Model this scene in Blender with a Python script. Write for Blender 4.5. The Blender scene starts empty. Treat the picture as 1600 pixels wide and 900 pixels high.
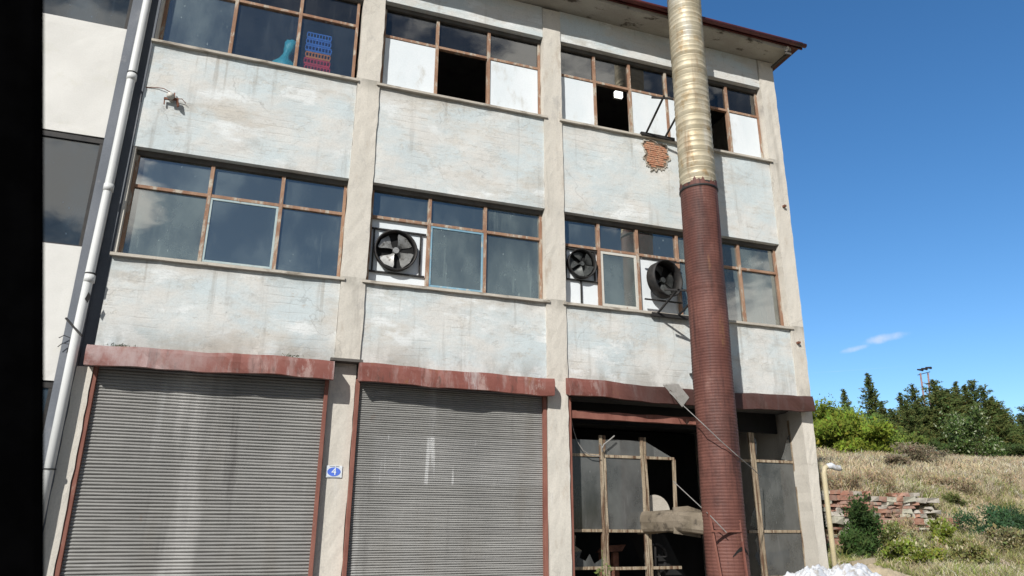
import bpy, bmesh, math, random
import numpy as np
from mathutils import Vector, Matrix
random.seed(7); rng = np.random.default_rng(7)
R = math.radians
sc = bpy.context.scene
COL = sc.collection

# ------------------------------------------------------------------ camera (measured from the photograph)
FPX = 1125.0
PITCH, YAW, ROLL = R(18.5255), R(19.1905), R(0.2028)
CAM = (0.0, -10.226, 1.35)
_cy, _sy = math.cos(YAW), math.sin(YAW); _cp, _sp = math.cos(PITCH), math.sin(PITCH)
_F = Vector((_sy*_cp, _cy*_cp, _sp)); _r = Vector((_cy, -_sy, 0)); _u = _r.cross(_F)
_R2 = _r*math.cos(ROLL) + _u*math.sin(ROLL); _U2 = -_r*math.sin(ROLL) + _u*math.cos(ROLL)
def aty(px, py, y=0.0):
    d = _F + _R2*((px-800)/FPX) - _U2*((py-450)/FPX)
    t = (y-CAM[1])/d.y
    return Vector((CAM[0]+t*d.x, y, CAM[2]+t*d.z))
def proj_np(P):
    D = P - np.array(CAM)
    w = D @ np.array(_F)
    w2 = np.where(w > .05, w, .05)
    return 800+FPX*(D @ np.array(_R2))/w2, 450-FPX*(D @ np.array(_U2))/w2, w
cd = bpy.data.cameras.new('camera'); cam = bpy.data.objects.new('camera', cd); COL.objects.link(cam)
cd.sensor_width = 36; cd.lens = FPX/1600*36; cd.clip_start = 0.05; cd.clip_end = 3000
M3 = Matrix((_R2, _U2, -_F)).transposed()
cam.matrix_world = Matrix.Translation(CAM) @ M3.to_4x4()
cd.dof.use_dof = True; cd.dof.focus_distance = 13.0; cd.dof.aperture_fstop = 10.0
sc.camera = cam
sc.view_settings.view_transform = 'Standard'; sc.view_settings.look = 'None'; sc.view_settings.exposure = 0
sc.render.resolution_x = 1024; sc.render.resolution_y = 576
sc.cycles.max_bounces = 8; sc.cycles.transparent_max_bounces = 12

# ------------------------------------------------------------------ mesh helpers
WLOC = {}
class MB:
    def __init__(s): s.v = []; s.f = []
    def add(s, vs, fs):
        n = len(s.v); s.v += [tuple(v) for v in vs]; s.f += [tuple(i+n for i in f) for f in fs]; return s
    def box(s, x0, x1, y0, y1, z0, z1):
        v = [(x0,y0,z0),(x1,y0,z0),(x1,y1,z0),(x0,y1,z0),(x0,y0,z1),(x1,y0,z1),(x1,y1,z1),(x0,y1,z1)]
        return s.add(v, [(0,3,2,1),(4,5,6,7),(0,1,5,4),(1,2,6,5),(2,3,7,6),(3,0,4,7)])
    def bar(s, a, b, w, h=None, up=(0,0,1)):
        a = Vector(a); b = Vector(b); h = h or w; d = (b-a).normalized(); up = Vector(up)
        if abs(d.dot(up)) > .98: up = Vector((0,1,0))
        x = d.cross(up).normalized(); y = x.cross(d)
        v = [p + x*sx*w/2 + y*sy*h/2 for p in (a, b) for sx, sy in ((-1,-1),(1,-1),(1,1),(-1,1))]
        return s.add(v, [(0,1,2,3),(7,6,5,4),(0,4,5,1),(1,5,6,2),(2,6,7,3),(3,7,4,0)])
    def tube(s, pts, r, seg=8, cap=True):
        pts = [Vector(p) for p in pts]; rr = r if isinstance(r, (list, tuple)) else [r]*len(pts)
        vs = []; fs = []; ref = None
        for i, p in enumerate(pts):
            d = (pts[min(i+1, len(pts)-1)] - pts[max(i-1, 0)]).normalized()
            if ref is None:
                ref = Vector((0,0,1)) if abs(d.z) < .9 else Vector((1,0,0))
            x = d.cross(ref).normalized(); y = x.cross(d); ref = y if abs(y.dot(d)) < .5 else ref
            ref = y
            for k in range(seg):
                a = 2*math.pi*k/seg; vs.append(p + x*math.cos(a)*rr[i] + y*math.sin(a)*rr[i])
        for i in range(len(pts)-1):
            for k in range(seg):
                k2 = (k+1) % seg
                fs.append((i*seg+k, i*seg+k2, (i+1)*seg+k2, (i+1)*seg+k))
        if cap: fs += [tuple(range(seg))[::-1], tuple(range((len(pts)-1)*seg, len(pts)*seg))]
        return s.add(vs, fs)
    def poly(s, pts, off):
        n = len(pts); pts = [Vector(p) for p in pts]; off = Vector(off)
        return s.add(pts + [p+off for p in pts], [tuple(range(n)), tuple(range(2*n-1, n-1, -1))] + [((i+1)%n, i, i+n, (i+1)%n+n) for i in range(n)])
    def build(s, name, mat, parent=None, origin=None, smooth=False, bevel=0):
        me = bpy.data.meshes.new(name)
        v = np.array(s.v, dtype=float).reshape(-1, 3)
        if origin is None:
            lo, hi = v.min(0), v.max(0); origin = ((lo[0]+hi[0])/2, (lo[1]+hi[1])/2, lo[2])
        o3 = np.array(origin, dtype=float)
        me.from_pydata((v-o3).tolist(), [], s.f); me.update()
        if smooth:
            for p in me.polygons: p.use_smooth = True
        if mat: me.materials.append(mat)
        o = bpy.data.objects.new(name, me); COL.objects.link(o)
        place(o, tuple(o3), parent)
        if bevel:
            m = o.modifiers.new('bevel', 'BEVEL'); m.width = bevel; m.segments = 2; m.limit_method = 'ANGLE'
        return o
def place(o, w, parent):
    WLOC[o.name] = w
    if parent:
        pw = WLOC[parent.name]; o.parent = parent; o.location = (w[0]-pw[0], w[1]-pw[1], w[2]-pw[2])
    else: o.location = w
def thing(name, label, cat, loc, group=None):
    o = bpy.data.objects.new(name, None); COL.objects.link(o); o.empty_display_size = .2
    place(o, tuple(loc), None); return tag(o, label, cat, group)
def tag(o, label=None, cat=None, group=None, kind=None):
    if label: o['label'] = label
    if cat: o['category'] = cat
    if group: o['group'] = group
    if kind: o['kind'] = kind
    return o
def lab(o, label): o['label'] = label; return o

# ------------------------------------------------------------------ materials
def newmat(name):
    m = bpy.data.materials.new(name); m.use_nodes = True; nt = m.node_tree
    for n in list(nt.nodes): nt.nodes.remove(n)
    return m, nt
class N:
    """small node-building helper"""
    def __init__(s, nt): s.nt = nt
    def n(s, t, **k):
        nd = s.nt.nodes.new(t)
        for a, b in k.items():
            if a.startswith('i_'):
                nd.inputs[a[2:].replace('_', ' ')].default_value = b
            else: setattr(nd, a, b)
        return nd
    def l(s, a, b): s.nt.links.new(a, b)
    def pos(s, scale=(1,1,1), loc=(0,0,0)):
        g = s.n('ShaderNodeNewGeometry'); mp = s.n('ShaderNodeMapping')
        mp.inputs['Scale'].default_value = scale; mp.inputs['Location'].default_value = loc
        s.l(g.outputs['Position'], mp.inputs['Vector']); return mp.outputs[0]
    def noise(s, scale, detail=5, rough=.55, stretch=(1,1,1), loc=(0,0,0), dist=0):
        t = s.n('ShaderNodeTexNoise'); t.inputs['Scale'].default_value = scale; t.inputs['Detail'].default_value = detail
        t.inputs['Roughness'].default_value = rough; t.inputs['Distortion'].default_value = dist
        s.l(s.pos(stretch, loc), t.inputs['Vector']); return t.outputs['Fac']
    def ramp(s, fac, a, b, ca=0., cb=1.):
        r = s.n('ShaderNodeMapRange'); r.interpolation_type = 'SMOOTHSTEP'
        r.inputs['From Min'].default_value = a; r.inputs['From Max'].default_value = b
        r.inputs['To Min'].default_value = ca; r.inputs['To Max'].default_value = cb
        s.l(fac, r.inputs['Value']); return r.outputs[0]
    def mix(s, fac, a, b, mode='MIX'):
        m = s.n('ShaderNodeMix'); m.data_type = 'RGBA'; m.blend_type = mode
        for inp, v in ((m.inputs[0], fac), (m.inputs[6], a), (m.inputs[7], b)):
            if isinstance(v, (int, float)): inp.default_value = v
            elif isinstance(v, tuple): inp.default_value = (*v, 1) if len(v) == 3 else v
            else: s.l(v, inp)
        return m.outputs[2]
    def math(s, op, a, b=0.):
        m = s.n('ShaderNodeMath'); m.operation = op
        for inp, v in ((m.inputs[0], a), (m.inputs[1], b)):
            if isinstance(v, (int, float)): inp.default_value = v
            else: s.l(v, inp)
        return m.outputs[0]
    def xyz(s):
        g = s.n('ShaderNodeNewGeometry'); x = s.n('ShaderNodeSeparateXYZ'); s.l(g.outputs['Position'], x.inputs[0]); return x.outputs
    def out(s, color, rough=.8, metal=0., bump=None, bstr=.3, bdist=.01, spec=.3, normal=None):
        b = s.n('ShaderNodeBsdfPrincipled'); o = s.n('ShaderNodeOutputMaterial')
        b.inputs['Specular IOR Level'].default_value = spec
        for nm, v in (('Base Color', color), ('Roughness', rough), ('Metallic', metal)):
            if isinstance(v, (int, float)): b.inputs[nm].default_value = v
            elif isinstance(v, tuple): b.inputs[nm].default_value = (*v, 1)
            else: s.l(v, b.inputs[nm])
        if bump is not None:
            bp = s.n('ShaderNodeBump'); bp.inputs['Strength'].default_value = bstr; bp.inputs['Distance'].default_value = bdist
            s.l(bump, bp.inputs['Height']); s.l(bp.outputs[0], b.inputs['Normal'])
        s.l(b.outputs[0], o.inputs[0]); return b
def weathered(name, a, b, dirt=None, scale=3, stretch=(1,1,1), rough=.8, metal=0., dirt_amt=(.55,.7), bstr=.3, dscale=None, dstretch=None, fine=.15, spec=.3, bdist=.006):
    m, nt = newmat(name); k = N(nt)
    c = k.mix(k.ramp(k.noise(scale, 6, .6, stretch), .35, .65), a, b)
    if dirt:
        c = k.mix(k.ramp(k.noise(dscale or scale*1.7, 8, .65, dstretch or stretch, (3,5,7)), *dirt_amt), c, dirt)
    f = k.noise(60, 4, .6)
    c = k.mix(k.ramp(f, .3, .7, 0., fine), c, (0.02,.02,.02))
    k.out(c, rough, metal, k.noise(scale*9, 6, .6, stretch), bstr, bdist, spec)
    return m
MAT = {}
# painted render, blue-white wash over brick, with beige ghosts, thin course lines and run-off dirt
def plaster(name, washed=True, cream=False):
    m, nt = newmat(name); k = N(nt); x, y, z = k.xyz()
    if cream:
        c = k.mix(k.ramp(k.noise(1.6, 7, .6, (1,1,.45)), .3, .7), (.565,.535,.475), (.65,.61,.54))
        c = k.mix(k.ramp(k.noise(2.6, 9, .7, (1.5,1,.5), (9,2,4)), .55, .72), c, (.47,.41,.34))
        c = k.mix(k.ramp(k.noise(1.1, 9, .7, (2.5,1,.5), (3,2,14)), .58, .8), c, (.68,.67,.64))
        c = k.mix(k.ramp(k.noise(1.9, 9, .75, (1.5,1,.8), (31,2,14)), .56, .66, 0, .7), c, (.44,.42,.39))
        hb = k.noise(14, 8, .7, (1,1,.6))
    else:
        c = k.mix(k.ramp(k.noise(.9, 7, .62, (1,1,1.7)), .38, .62), (.55,.615,.63), (.64,.635,.605))
        c = k.mix(k.ramp(k.noise(.75, 9, .66, (1,1,2.6), (4,1,2)), .50, .68, 0, .62), c, (.50,.455,.39))
        c = k.mix(k.ramp(k.noise(1.9, 10, .72, (1,1,1.6), (24,3,12)), .55, .68, 0, .5), c, (.40,.395,.37))
        peel = k.ramp(k.noise(2.1, 11, .74, (1,1,1.5), (44,3,2)), .575, .60)
        c = k.mix(k.math('MULTIPLY', peel, .35), c, (.56,.53,.47))
        c = k.mix(k.ramp(k.noise(1.5, 9, .6, (1,1,2.2), (14,11,2)), .56, .68), c, (.71,.735,.73))
        c = k.mix(k.ramp(k.noise(3.4, 10, .75, (1,1,1.8), (1,31,8)), .60, .72), c, (.45,.435,.40))
        # faint horizontal brick-course lines broken up by noise
        w = k.n('ShaderNodeTexWave'); w.wave_type = 'BANDS'; w.bands_direction = 'Z'; w.inputs['Scale'].default_value = 2.6
        w.inputs['Distortion'].default_value = 2.2; w.inputs['Detail'].default_value = 5; w.inputs['Detail Scale'].default_value = 2.5
        k.l(k.pos((.25,1,1)), w.inputs['Vector'])
        brk = k.ramp(k.noise(1.3, 6, .6, (1,1,1), (7,7,1)), .47, .62)
        ln = k.math('MULTIPLY', k.ramp(w.outputs['Fac'], .10, .0), brk)
        c = k.mix(k.math('MULTIPLY', ln, .15), c, (.30,.27,.23))
        hb = k.math('SUBTRACT', k.math('SUBTRACT', k.noise(10, 9, .7, (1,1,2)), k.math('MULTIPLY', ln, .3)), k.math('MULTIPLY', peel, .35))
    # hairline cracks
    v = k.n('ShaderNodeTexVoronoi'); v.feature = 'DISTANCE_TO_EDGE'; v.inputs['Scale'].default_value = .9
    mp = k.n('ShaderNodeMix'); mp.data_type = 'VECTOR'; mp.inputs[0].default_value = .35
    nz = k.n('ShaderNodeTexNoise'); nz.inputs['Scale'].default_value = 2.5; nz.inputs['Detail'].default_value = 8
    ps = k.pos(); k.l(ps, nz.inputs['Vector']); k.l(ps, mp.inputs[4]); k.l(nz.outputs['Color'], mp.inputs[5]); k.l(mp.outputs[1], v.inputs['Vector'])
    ck = k.math('MULTIPLY', k.ramp(v.outputs['Distance'], .006, .0), k.ramp(k.noise(1.1, 4, .5, (1,1,1), (2,9,9)), .48, .6))
    c = k.mix(k.math('MULTIPLY', ck, .28), c, (.13,.12,.11))
    # vertical run-off streaks
    st = k.ramp(k.noise(5.5, 6, .6, (1,1,.07), (5,2,0)), .56, .75)
    c = k.mix(k.math('MULTIPLY', st, .5), c, (.27,.25,.22))
    for zc in (4.80, 8.18):
        run = k.math('MULTIPLY', k.math('MULTIPLY', k.ramp(z, zc-1.1, zc, 0, 1), k.math('LESS_THAN', z, zc)), k.ramp(k.noise(7, 5, .6, (1,1,.04), (2,2,zc)), .58, .70, 0, .55))
        c = k.mix(run, c, (.30,.275,.235))
    # grime right above the canopies and under every sill
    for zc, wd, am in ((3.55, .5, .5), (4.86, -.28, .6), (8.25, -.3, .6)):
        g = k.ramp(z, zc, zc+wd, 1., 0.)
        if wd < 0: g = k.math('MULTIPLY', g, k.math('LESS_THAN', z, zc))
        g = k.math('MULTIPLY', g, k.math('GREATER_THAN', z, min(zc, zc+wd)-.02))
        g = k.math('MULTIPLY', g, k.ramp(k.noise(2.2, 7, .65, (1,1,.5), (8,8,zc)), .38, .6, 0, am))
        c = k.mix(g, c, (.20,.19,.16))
    c = k.mix(k.ramp(k.noise(45, 5, .7), .35, .75, 0., .22), c, (.22,.21,.19))
    k.out(c, .92, 0, hb, .5, .012, .15)
    return m
MAT['wall'] = plaster('washed_plaster')
MAT['pilaster'] = plaster('cream_plaster', cream=True)
MAT['white_wall'] = weathered('white_render', (.66,.65,.615), (.71,.70,.665), (.64,.63,.57), 1.2, rough=.95, bstr=.25, fine=.06)
MAT['grey_strip'] = weathered('grey_paint', (.155,.17,.195), (.19,.205,.23), (.30,.30,.31), 2.2, (1,1,.5), rough=.9, dirt_amt=(.58,.75))
MAT['drain'] = weathered('white_plastic', (.60,.61,.60), (.67,.68,.67), (.42,.41,.38), 1.6, (1,1,.4), rough=.5, dirt_amt=(.6,.8), bstr=.05, fine=.05)
MAT['soffit'] = weathered('stained_soffit', (.36,.335,.29), (.44,.42,.37), (.09,.075,.06), 1.3, (1,2,1), rough=.95, dirt_amt=(.56,.66), bstr=.4)
MAT['red_trim'] = weathered('red_trim', (.085,.018,.016), (.13,.03,.026), (.04,.02,.02), 3, rough=.5)
MAT['wood'] = weathered('peeling_wood', (.30,.165,.105), (.40,.25,.165), (.50,.45,.37), 5, (1,1,.35), rough=.8, dirt_amt=(.5,.62), dscale=9, fine=.3)
MAT['wood_h'] = MAT['wood']
MAT['store_wood'] = weathered('bleached_wood', (.33,.26,.175), (.47,.39,.285), (.15,.085,.05), 5, (2.5,1,.2), rough=.85, dirt_amt=(.48,.6), dscale=7, fine=.35)
MAT['white_frame'] = weathered('chipped_white_paint', (.56,.55,.50), (.62,.60,.54), (.33,.20,.13), 6, (1,1,.5), rough=.7, dirt_amt=(.6,.7))
MAT['blue_frame'] = weathered('faded_blue_paint', (.17,.33,.44), (.25,.42,.52), (.48,.5,.48), 6, (1,1,.5), rough=.7, dirt_amt=(.55,.68))
MAT['teal_frame'] = weathered('faded_teal_paint', (.36,.46,.48), (.46,.53,.52), (.30,.2,.15), 6, (1,1,.5), rough=.7, dirt_amt=(.6,.7))
MAT['sill'] = weathered('sill_concrete', (.46,.42,.36), (.54,.50,.43), (.25,.22,.18), 4, (.4,1,1), rough=.9, dirt_amt=(.52,.68))
MAT['trim_head_shade'] = weathered('dark_trim_head_shade', (.085,.08,.072), (.12,.11,.10), None, 5, rough=.9)  # dark ledge and bracket tone; on window head frames it stands for shade
MAT['white_panel'] = weathered('white_board', (.68,.735,.765), (.75,.79,.815), (.52,.52,.49), 1.4, (1,1,.5), rough=.55, dirt_amt=(.54,.74), bstr=.06, fine=.06)
MAT['steel_black'] = weathered('black_iron', (.018,.018,.019), (.035,.032,.03), (.09,.05,.035), 9, rough=.6, dirt_amt=(.62,.75))
MAT['fan_blade'] = weathered('dull_aluminium', (.30,.30,.29), (.40,.40,.385), (.10,.09,.08), 8, rough=.45, metal=.5, dirt_amt=(.5,.7))
MAT['fan_dark'] = weathered('greasy_blade', (.06,.065,.065), (.12,.125,.12), (.2,.2,.19), 8, rough=.5, metal=.3, dirt_amt=(.6,.7))
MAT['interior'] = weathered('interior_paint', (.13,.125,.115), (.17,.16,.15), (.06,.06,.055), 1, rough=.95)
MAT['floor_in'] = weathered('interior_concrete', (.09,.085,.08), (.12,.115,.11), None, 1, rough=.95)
MAT['dark'] = weathered('near_black', (.012,.012,.012), (.02,.02,.02), None, 2, rough=.95)  # plain near black for backings, openings and workshop walls
MAT['rail'] = weathered('oxide_red_rail', (.20,.075,.055), (.27,.115,.085), (.36,.27,.22), 4, (1,1,.4), rough=.75, dirt_amt=(.6,.72))
MAT['duct'] = weathered('dusty_duct', (.20,.165,.12), (.27,.225,.17), (.08,.065,.05), 4, rough=.75, metal=.2, dirt_amt=(.5,.7), bstr=.5)
MAT['yellow_pipe'] = weathered('yellow_gas_pipe', (.50,.42,.25), (.56,.49,.33), (.38,.35,.28), 4, (1,1,.4), rough=.5, dirt_amt=(.55,.7))
MAT['cable'] = weathered('grey_cable', (.24,.23,.22), (.30,.29,.27), None, 8, rough=.6)
MAT['cable_dark'] = weathered('dark_cable', (.02,.02,.02), (.04,.035,.03), None, 8, rough=.6)
MAT['rust'] = weathered('rusty_steel', (.16,.07,.045), (.24,.11,.075), (.07,.04,.03), 10, rough=.85)
MAT['sheet_grey'] = weathered('galvanised_scrap', (.40,.39,.36), (.50,.48,.45), (.25,.2,.16), 5, rough=.5, metal=.4)
MAT['plastic_sheet'] = weathered('crumpled_white_plastic', (.52,.54,.58), (.66,.68,.70), (.36,.33,.29), 5, rough=.45, dirt_amt=(.5,.66), bstr=.6, fine=.05, spec=.5)
MAT['asphalt'] = weathered('asphalt', (.045,.045,.047), (.06,.06,.06), (.09,.085,.075), 1.5, rough=.95)
MAT['paving'] = weathered('paving_concrete', (.15,.145,.135), (.18,.175,.16), (.11,.105,.095), 1.5, rough=.95)
MAT['bark'] = weathered('bark', (.07,.05,.035), (.11,.08,.06), None, 8, (1,1,.3), rough=.95)
MAT['car_trim'] = weathered('black_car_trim', (.0012,.0012,.0013), (.002,.002,.0022), None, 40, rough=.9, bstr=.05, spec=.0, fine=0.)
MAT['rubber'] = weathered('rubber_seal', (.001,.001,.001), (.002,.002,.002), None, 40, rough=.9, bstr=.05, spec=.0, fine=0.)
MAT['lamp_white'] = weathered('off_white_fitting', (.62,.60,.55), (.7,.68,.62), (.3,.27,.22), 8, rough=.5)
MAT['mesh_cyan'] = weathered('cyan_plastic', (.04,.55,.75), (.08,.65,.8), None, 8, rough=.4)

def soot(name, base, sooty):   # canopy/trim paint that gets blackened towards the workshop bay on the right
    m, nt = newmat(name); k = N(nt); x, y, z = k.xyz()
    c = k.mix(k.ramp(k.noise(1.6, 6, .6, (1,1,.6)), .35, .65), base[0], base[1])
    c = k.mix(k.ramp(k.noise(3.2, 9, .7, (1.6,1,.35), (3,3,3)), .50, .64, 0, .6), c, (.33,.22,.20))
    c = k.mix(k.ramp(k.noise(1.5, 9, .7, (1.6,1,.25), (3,33,3)), .56, .68, 0, .85), c, (.42,.37,.36))
    c = k.mix(k.ramp(k.noise(4.2, 9, .7, (1.6,1,.4), (13,3,3)), .55, .68, 0, .8), c, (.09,.055,.045))
    c = k.mix(k.ramp(k.noise(1.7, 8, .75, (1.4,1,.6), (23,3,3)), .56, .64, 0, .75), c, (.42,.30,.27))
    c = k.mix(k.ramp(k.noise(2.6, 8, .75, (1.4,1,.6), (23,13,3)), .58, .66, 0, .8), c, (.26,.12,.06))
    pale = k.math('MULTIPLY', k.ramp(x, .2, -1.9), k.ramp(k.noise(2.5, 8, .7, (1,1,.6), (3,3,13)), .38, .62, .1, .8))
    c = k.mix(pale, c, (.42,.33,.32))
    dk = k.math('MULTIPLY', k.ramp(x, 4.3, 5.9), .88)
    c = k.mix(dk, c, sooty)
    k.out(c, .62, 0, k.noise(9, 6, .6), .4, .01, .35); return m
MAT['canopy'] = soot('oxide_red_sheet', ((.19,.062,.048), (.25,.095,.075)), (.055,.028,.024))

# roller shutter steel: greyed galvanised with long vertical streaks and graffiti ghosts
m, nt = newmat('shutter_steel'); k = N(nt); x, y, z = k.xyz()
c = k.mix(k.ramp(k.noise(.9, 6, .6, (1,1,.5)), .35, .65), (.245,.242,.23), (.315,.31,.295))
c = k.mix(k.ramp(k.noise(2.4, 8, .6, (1,1,.07), (4,0,1)), .55, .72, 0, .75), c, (.47,.47,.46))
c = k.mix(k.ramp(k.noise(3.1, 7, .6, (1,1,.10), (14,0,1)), .58, .74, 0, .7), c, (.13,.125,.12))
c = k.mix(k.ramp(k.noise(1.3, 9, .7, (.5,1,3), (2,0,21)), .60, .72, 0, .5), c, (.52,.51,.50))
c = k.mix(k.ramp(k.noise(1, 3, .6, (.12,1,26), (5,5,5)), .35, .65, 0, .30), c, (.14,.135,.13))
c = k.mix(k.ramp(k.noise(1.2, 5, .6, (1,1,.25), (9,0,2)), .5, .7, 0, .35), c, (.17,.15,.125))
c = k.mix(k.ramp(k.noise(2.2, 9, .75, (1,1,.5), (29,0,2)), .62, .7, 0, .4), c, (.20,.12,.07))
# chalky vertical scratches inside a band of the second shutter
band = k.math('MULTIPLY', k.math('MULTIPLY', k.ramp(z, 2.62, 2.58), k.ramp(z, 1.93, 1.97)), k.ramp(x, 1.5, 1.6))
sx = k.ramp(k.noise(11, 3, .5, (1,1,.05), (0,0,3)), .62, .68)
c = k.mix(k.math('MULTIPLY', k.math('MULTIPLY', band, sx), .75), c, (.58,.58,.57))
c = k.mix(k.math('MULTIPLY', band, .12), c, (.5,.5,.5))
g1 = k.math('MULTIPLY', k.math('MULTIPLY', k.ramp(x, -1.25, -1.0), k.ramp(x, -.35, -.75)), k.ramp(k.noise(3, 5, .6, (1,1,.12), (0,0,9)), .35, .6))
c = k.mix(k.math('MULTIPLY', g1, .5), c, (.52,.51,.49))
k.out(c, .6, .0, k.noise(50, 4, .6), .1, .002, .2); MAT['shutter'] = m

# chimney steel
m, nt = newmat('spiral_duct_foil'); k = N(nt)
c = k.mix(k.ramp(k.noise(1.8, 7, .6, (1,1,.35)), .35, .65), (.50,.44,.31), (.60,.54,.41))
c = k.mix(k.ramp(k.noise(5, 9, .7, (1,1,.8), (2,2,2)), .50, .68, 0, .8), c, (.40,.27,.13))
c = k.mix(k.ramp(k.noise(6, 6, .6, (1,1,.1), (2,12,2)), .56, .70, 0, .7), c, (.30,.17,.08))
c = k.mix(k.ramp(k.noise(1, 3, .6, (.3,.3,14), (5,5,5)), .45, .65, 0, .45), c, (.30,.26,.18))
c = k.mix(k.ramp(k.noise(3, 9, .7, (1,1,.2), (2,9,2)), .55, .75, 0, .6), c, (.62,.63,.62))
k.out(c, k.ramp(k.noise(7, 5, .6), .3, .7, .5, .7), .35, k.noise(14, 5, .6, (1,1,2)), .35, .01); MAT['foil'] = m
m, nt = newmat('oxide_painted_duct'); k = N(nt); x, y, z = k.xyz()
c = k.mix(k.ramp(k.noise(1.6, 7, .6, (1,1,.6)), .35, .65), (.105,.040,.031), (.165,.070,.054))
c = k.mix(k.ramp(k.noise(4, 10, .75, (1,1,.6), (2,2,2)), .56, .68, 0, .8), c, (.055,.02,.016))
c = k.mix(k.ramp(k.noise(1.1, 9, .75, (1,1,.5), (22,2,2)), .5, .62, 0, .75), c, (.075,.034,.028))
c = k.mix(k.ramp(k.noise(2.4, 9, .75, (1,1,.3), (2,22,2)), .6, .68, 0, .7), c, (.20,.10,.05))
c = k.mix(k.ramp(k.noise(7, 6, .6, (1,1,.08), (2,12,2)), .56, .68, 0, .75), c, (.045,.02,.018))
c = k.mix(k.ramp(k.noise(3, 9, .7, (1,1,.5), (7,9,2)), .58, .75, 0, .6), c, (.27,.165,.14))
w = k.n('ShaderNodeTexWave'); w.wave_type = 'BANDS'; w.bands_direction = 'X'; w.inputs['Scale'].default_value = 4.2; w.inputs['Distortion'].default_value = .4
k.l(k.pos(), w.inputs['Vector'])
c = k.mix(k.ramp(w.outputs['Fac'], .9, 1., 0, .22), c, (.05,.02,.02))
k.out(c, .62, .0, k.noise(20, 6, .6, (1,1,2)), .5, .008, .3); MAT['oxide_duct'] = m

MAT['mortar'] = weathered('dark_mortar', (.16,.12,.09), (.24,.18,.13), None, 12, rough=.95)
MAT['brick_patch'] = weathered('exposed_brick', (.44,.20,.12), (.54,.30,.19), (.50,.40,.31), 14, rough=.95, dirt_amt=(.55,.7), bstr=.6)

def glass(name, tint=(.5,.55,.56), refl=.3, dust=.2, dustc=(.33,.35,.35), dsc=1.2, rough=.015, thr=(.4,.75)):
    m, nt = newmat(name); k = N(nt); o = k.n('ShaderNodeOutputMaterial')
    tr = k.n('ShaderNodeBsdfTransparent'); tr.inputs[0].default_value = (*tint, 1)
    gl = k.n('ShaderNodeBsdfGlossy'); gl.inputs['Roughness'].default_value = rough; gl.inputs['Color'].default_value = (1,.97,.90,1)
    df = k.n('ShaderNodeBsdfDiffuse'); df.inputs[0].default_value = (*dustc, 1)
    bp = k.n('ShaderNodeBump'); bp.inputs['Strength'].default_value = .06; bp.inputs['Distance'].default_value = .05
    k.l(k.noise(1.1, 2, .5), bp.inputs['Height']); k.l(bp.outputs[0], gl.inputs['Normal'])
    m1 = k.n('ShaderNodeMixShader'); m1.inputs[0].default_value = refl; k.l(tr.outputs[0], m1.inputs[1]); k.l(gl.outputs[0], m1.inputs[2])
    m2 = k.n('ShaderNodeMixShader'); k.l(m1.outputs[0], m2.inputs[1]); k.l(df.outputs[0], m2.inputs[2])
    d1 = k.ramp(k.noise(dsc, 6, .6, (1,1,.6)), *thr, dust*.3, dust)
    sp = k.ramp(k.noise(16, 3, .5, (1.3,1,.7), (5,5,5)), .70, .76, 0, .5)   # droppings and splashes
    sk = k.ramp(k.noise(9, 4, .55, (1,1,.1), (1,5,5)), .6, .8, 0, dust*.6)
    k.l(k.math('MINIMUM', k.math('ADD', k.math('ADD', d1, k.math('MULTIPLY', sp, min(1, dust*2.5))), sk), .9), m2.inputs[0])
    k.l(m2.outputs[0], o.inputs[0]); return m
MAT['glass'] = glass('window_glass', (.35,.38,.38), .42, .32, (.33,.41,.43))
MAT['glass_dusty'] = glass('dusty_glass', (.35,.38,.37), .32, .46, (.28,.345,.345), thr=(.3,.7))
MAT['glass_dark'] = glass('dark_glass', (.3,.33,.35), .16, .14, (.26,.26,.26))
MAT['glass_clear'] = glass('clear_glass', (.85,.88,.9), .20, .10, (.3,.34,.36))
MAT['glass_store'] = glass('workshop_glass', (.3,.31,.31), .08, .58, (.19,.195,.19), thr=(.3,.6))
MAT['glass_neigh'] = glass('neighbour_glass', (.05,.06,.07), .12, .45, (.12,.165,.21))

def solid(name, col, rough=.6, **kw):
    return weathered(name, col, tuple(min(1, c*1.2) for c in col), None, 6, rough=rough, **kw)

# ------------------------------------------------------------------ world and sun
SX, SZ = .88, .90           # light travels (SX, 1, -SZ)
sun_dir = Vector((-SX, -1, SZ)).normalized()
el = math.asin(sun_dir.z); rot = math.atan2(sun_dir.x, sun_dir.y)
w = bpy.data.worlds.new('World'); sc.world = w; w.use_nodes = True; nt = w.node_tree; k = N(nt)
for n in list(nt.nodes): nt.nodes.remove(n)
sky = k.n('ShaderNodeTexSky'); sky.sky_type = 'NISHITA'; sky.sun_disc = False; sky.sun_elevation = el; sky.sun_rotation = rot
sky.air_density = 1.0; sky.dust_density = .7; sky.ozone_density = 2.5; sky.altitude = 900
hs = k.n('ShaderNodeHueSaturation'); hs.inputs['Saturation'].default_value = 1.25; hs.inputs['Value'].default_value = 1.06
k.l(sky.outputs[0], hs.inputs['Color'])
tc = k.n('ShaderNodeTexCoord'); sp = k.n('ShaderNodeSeparateXYZ'); nv = k.n('ShaderNodeVectorMath'); nv.operation = 'NORMALIZE'
k.l(tc.outputs['Generated'], nv.inputs[0]); k.l(nv.outputs[0], sp.inputs[0])
az = k.math('ARCTAN2', sp.outputs[0], sp.outputs[1]); ev = k.math('ARCSINE', sp.outputs[2])
cn = k.n('ShaderNodeTexNoise'); cn.inputs['Scale'].default_value = 22; cn.inputs['Detail'].default_value = 7; cn.inputs['Roughness'].default_value = .6
k.l(nv.outputs[0], cn.inputs['Vector'])
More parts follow.
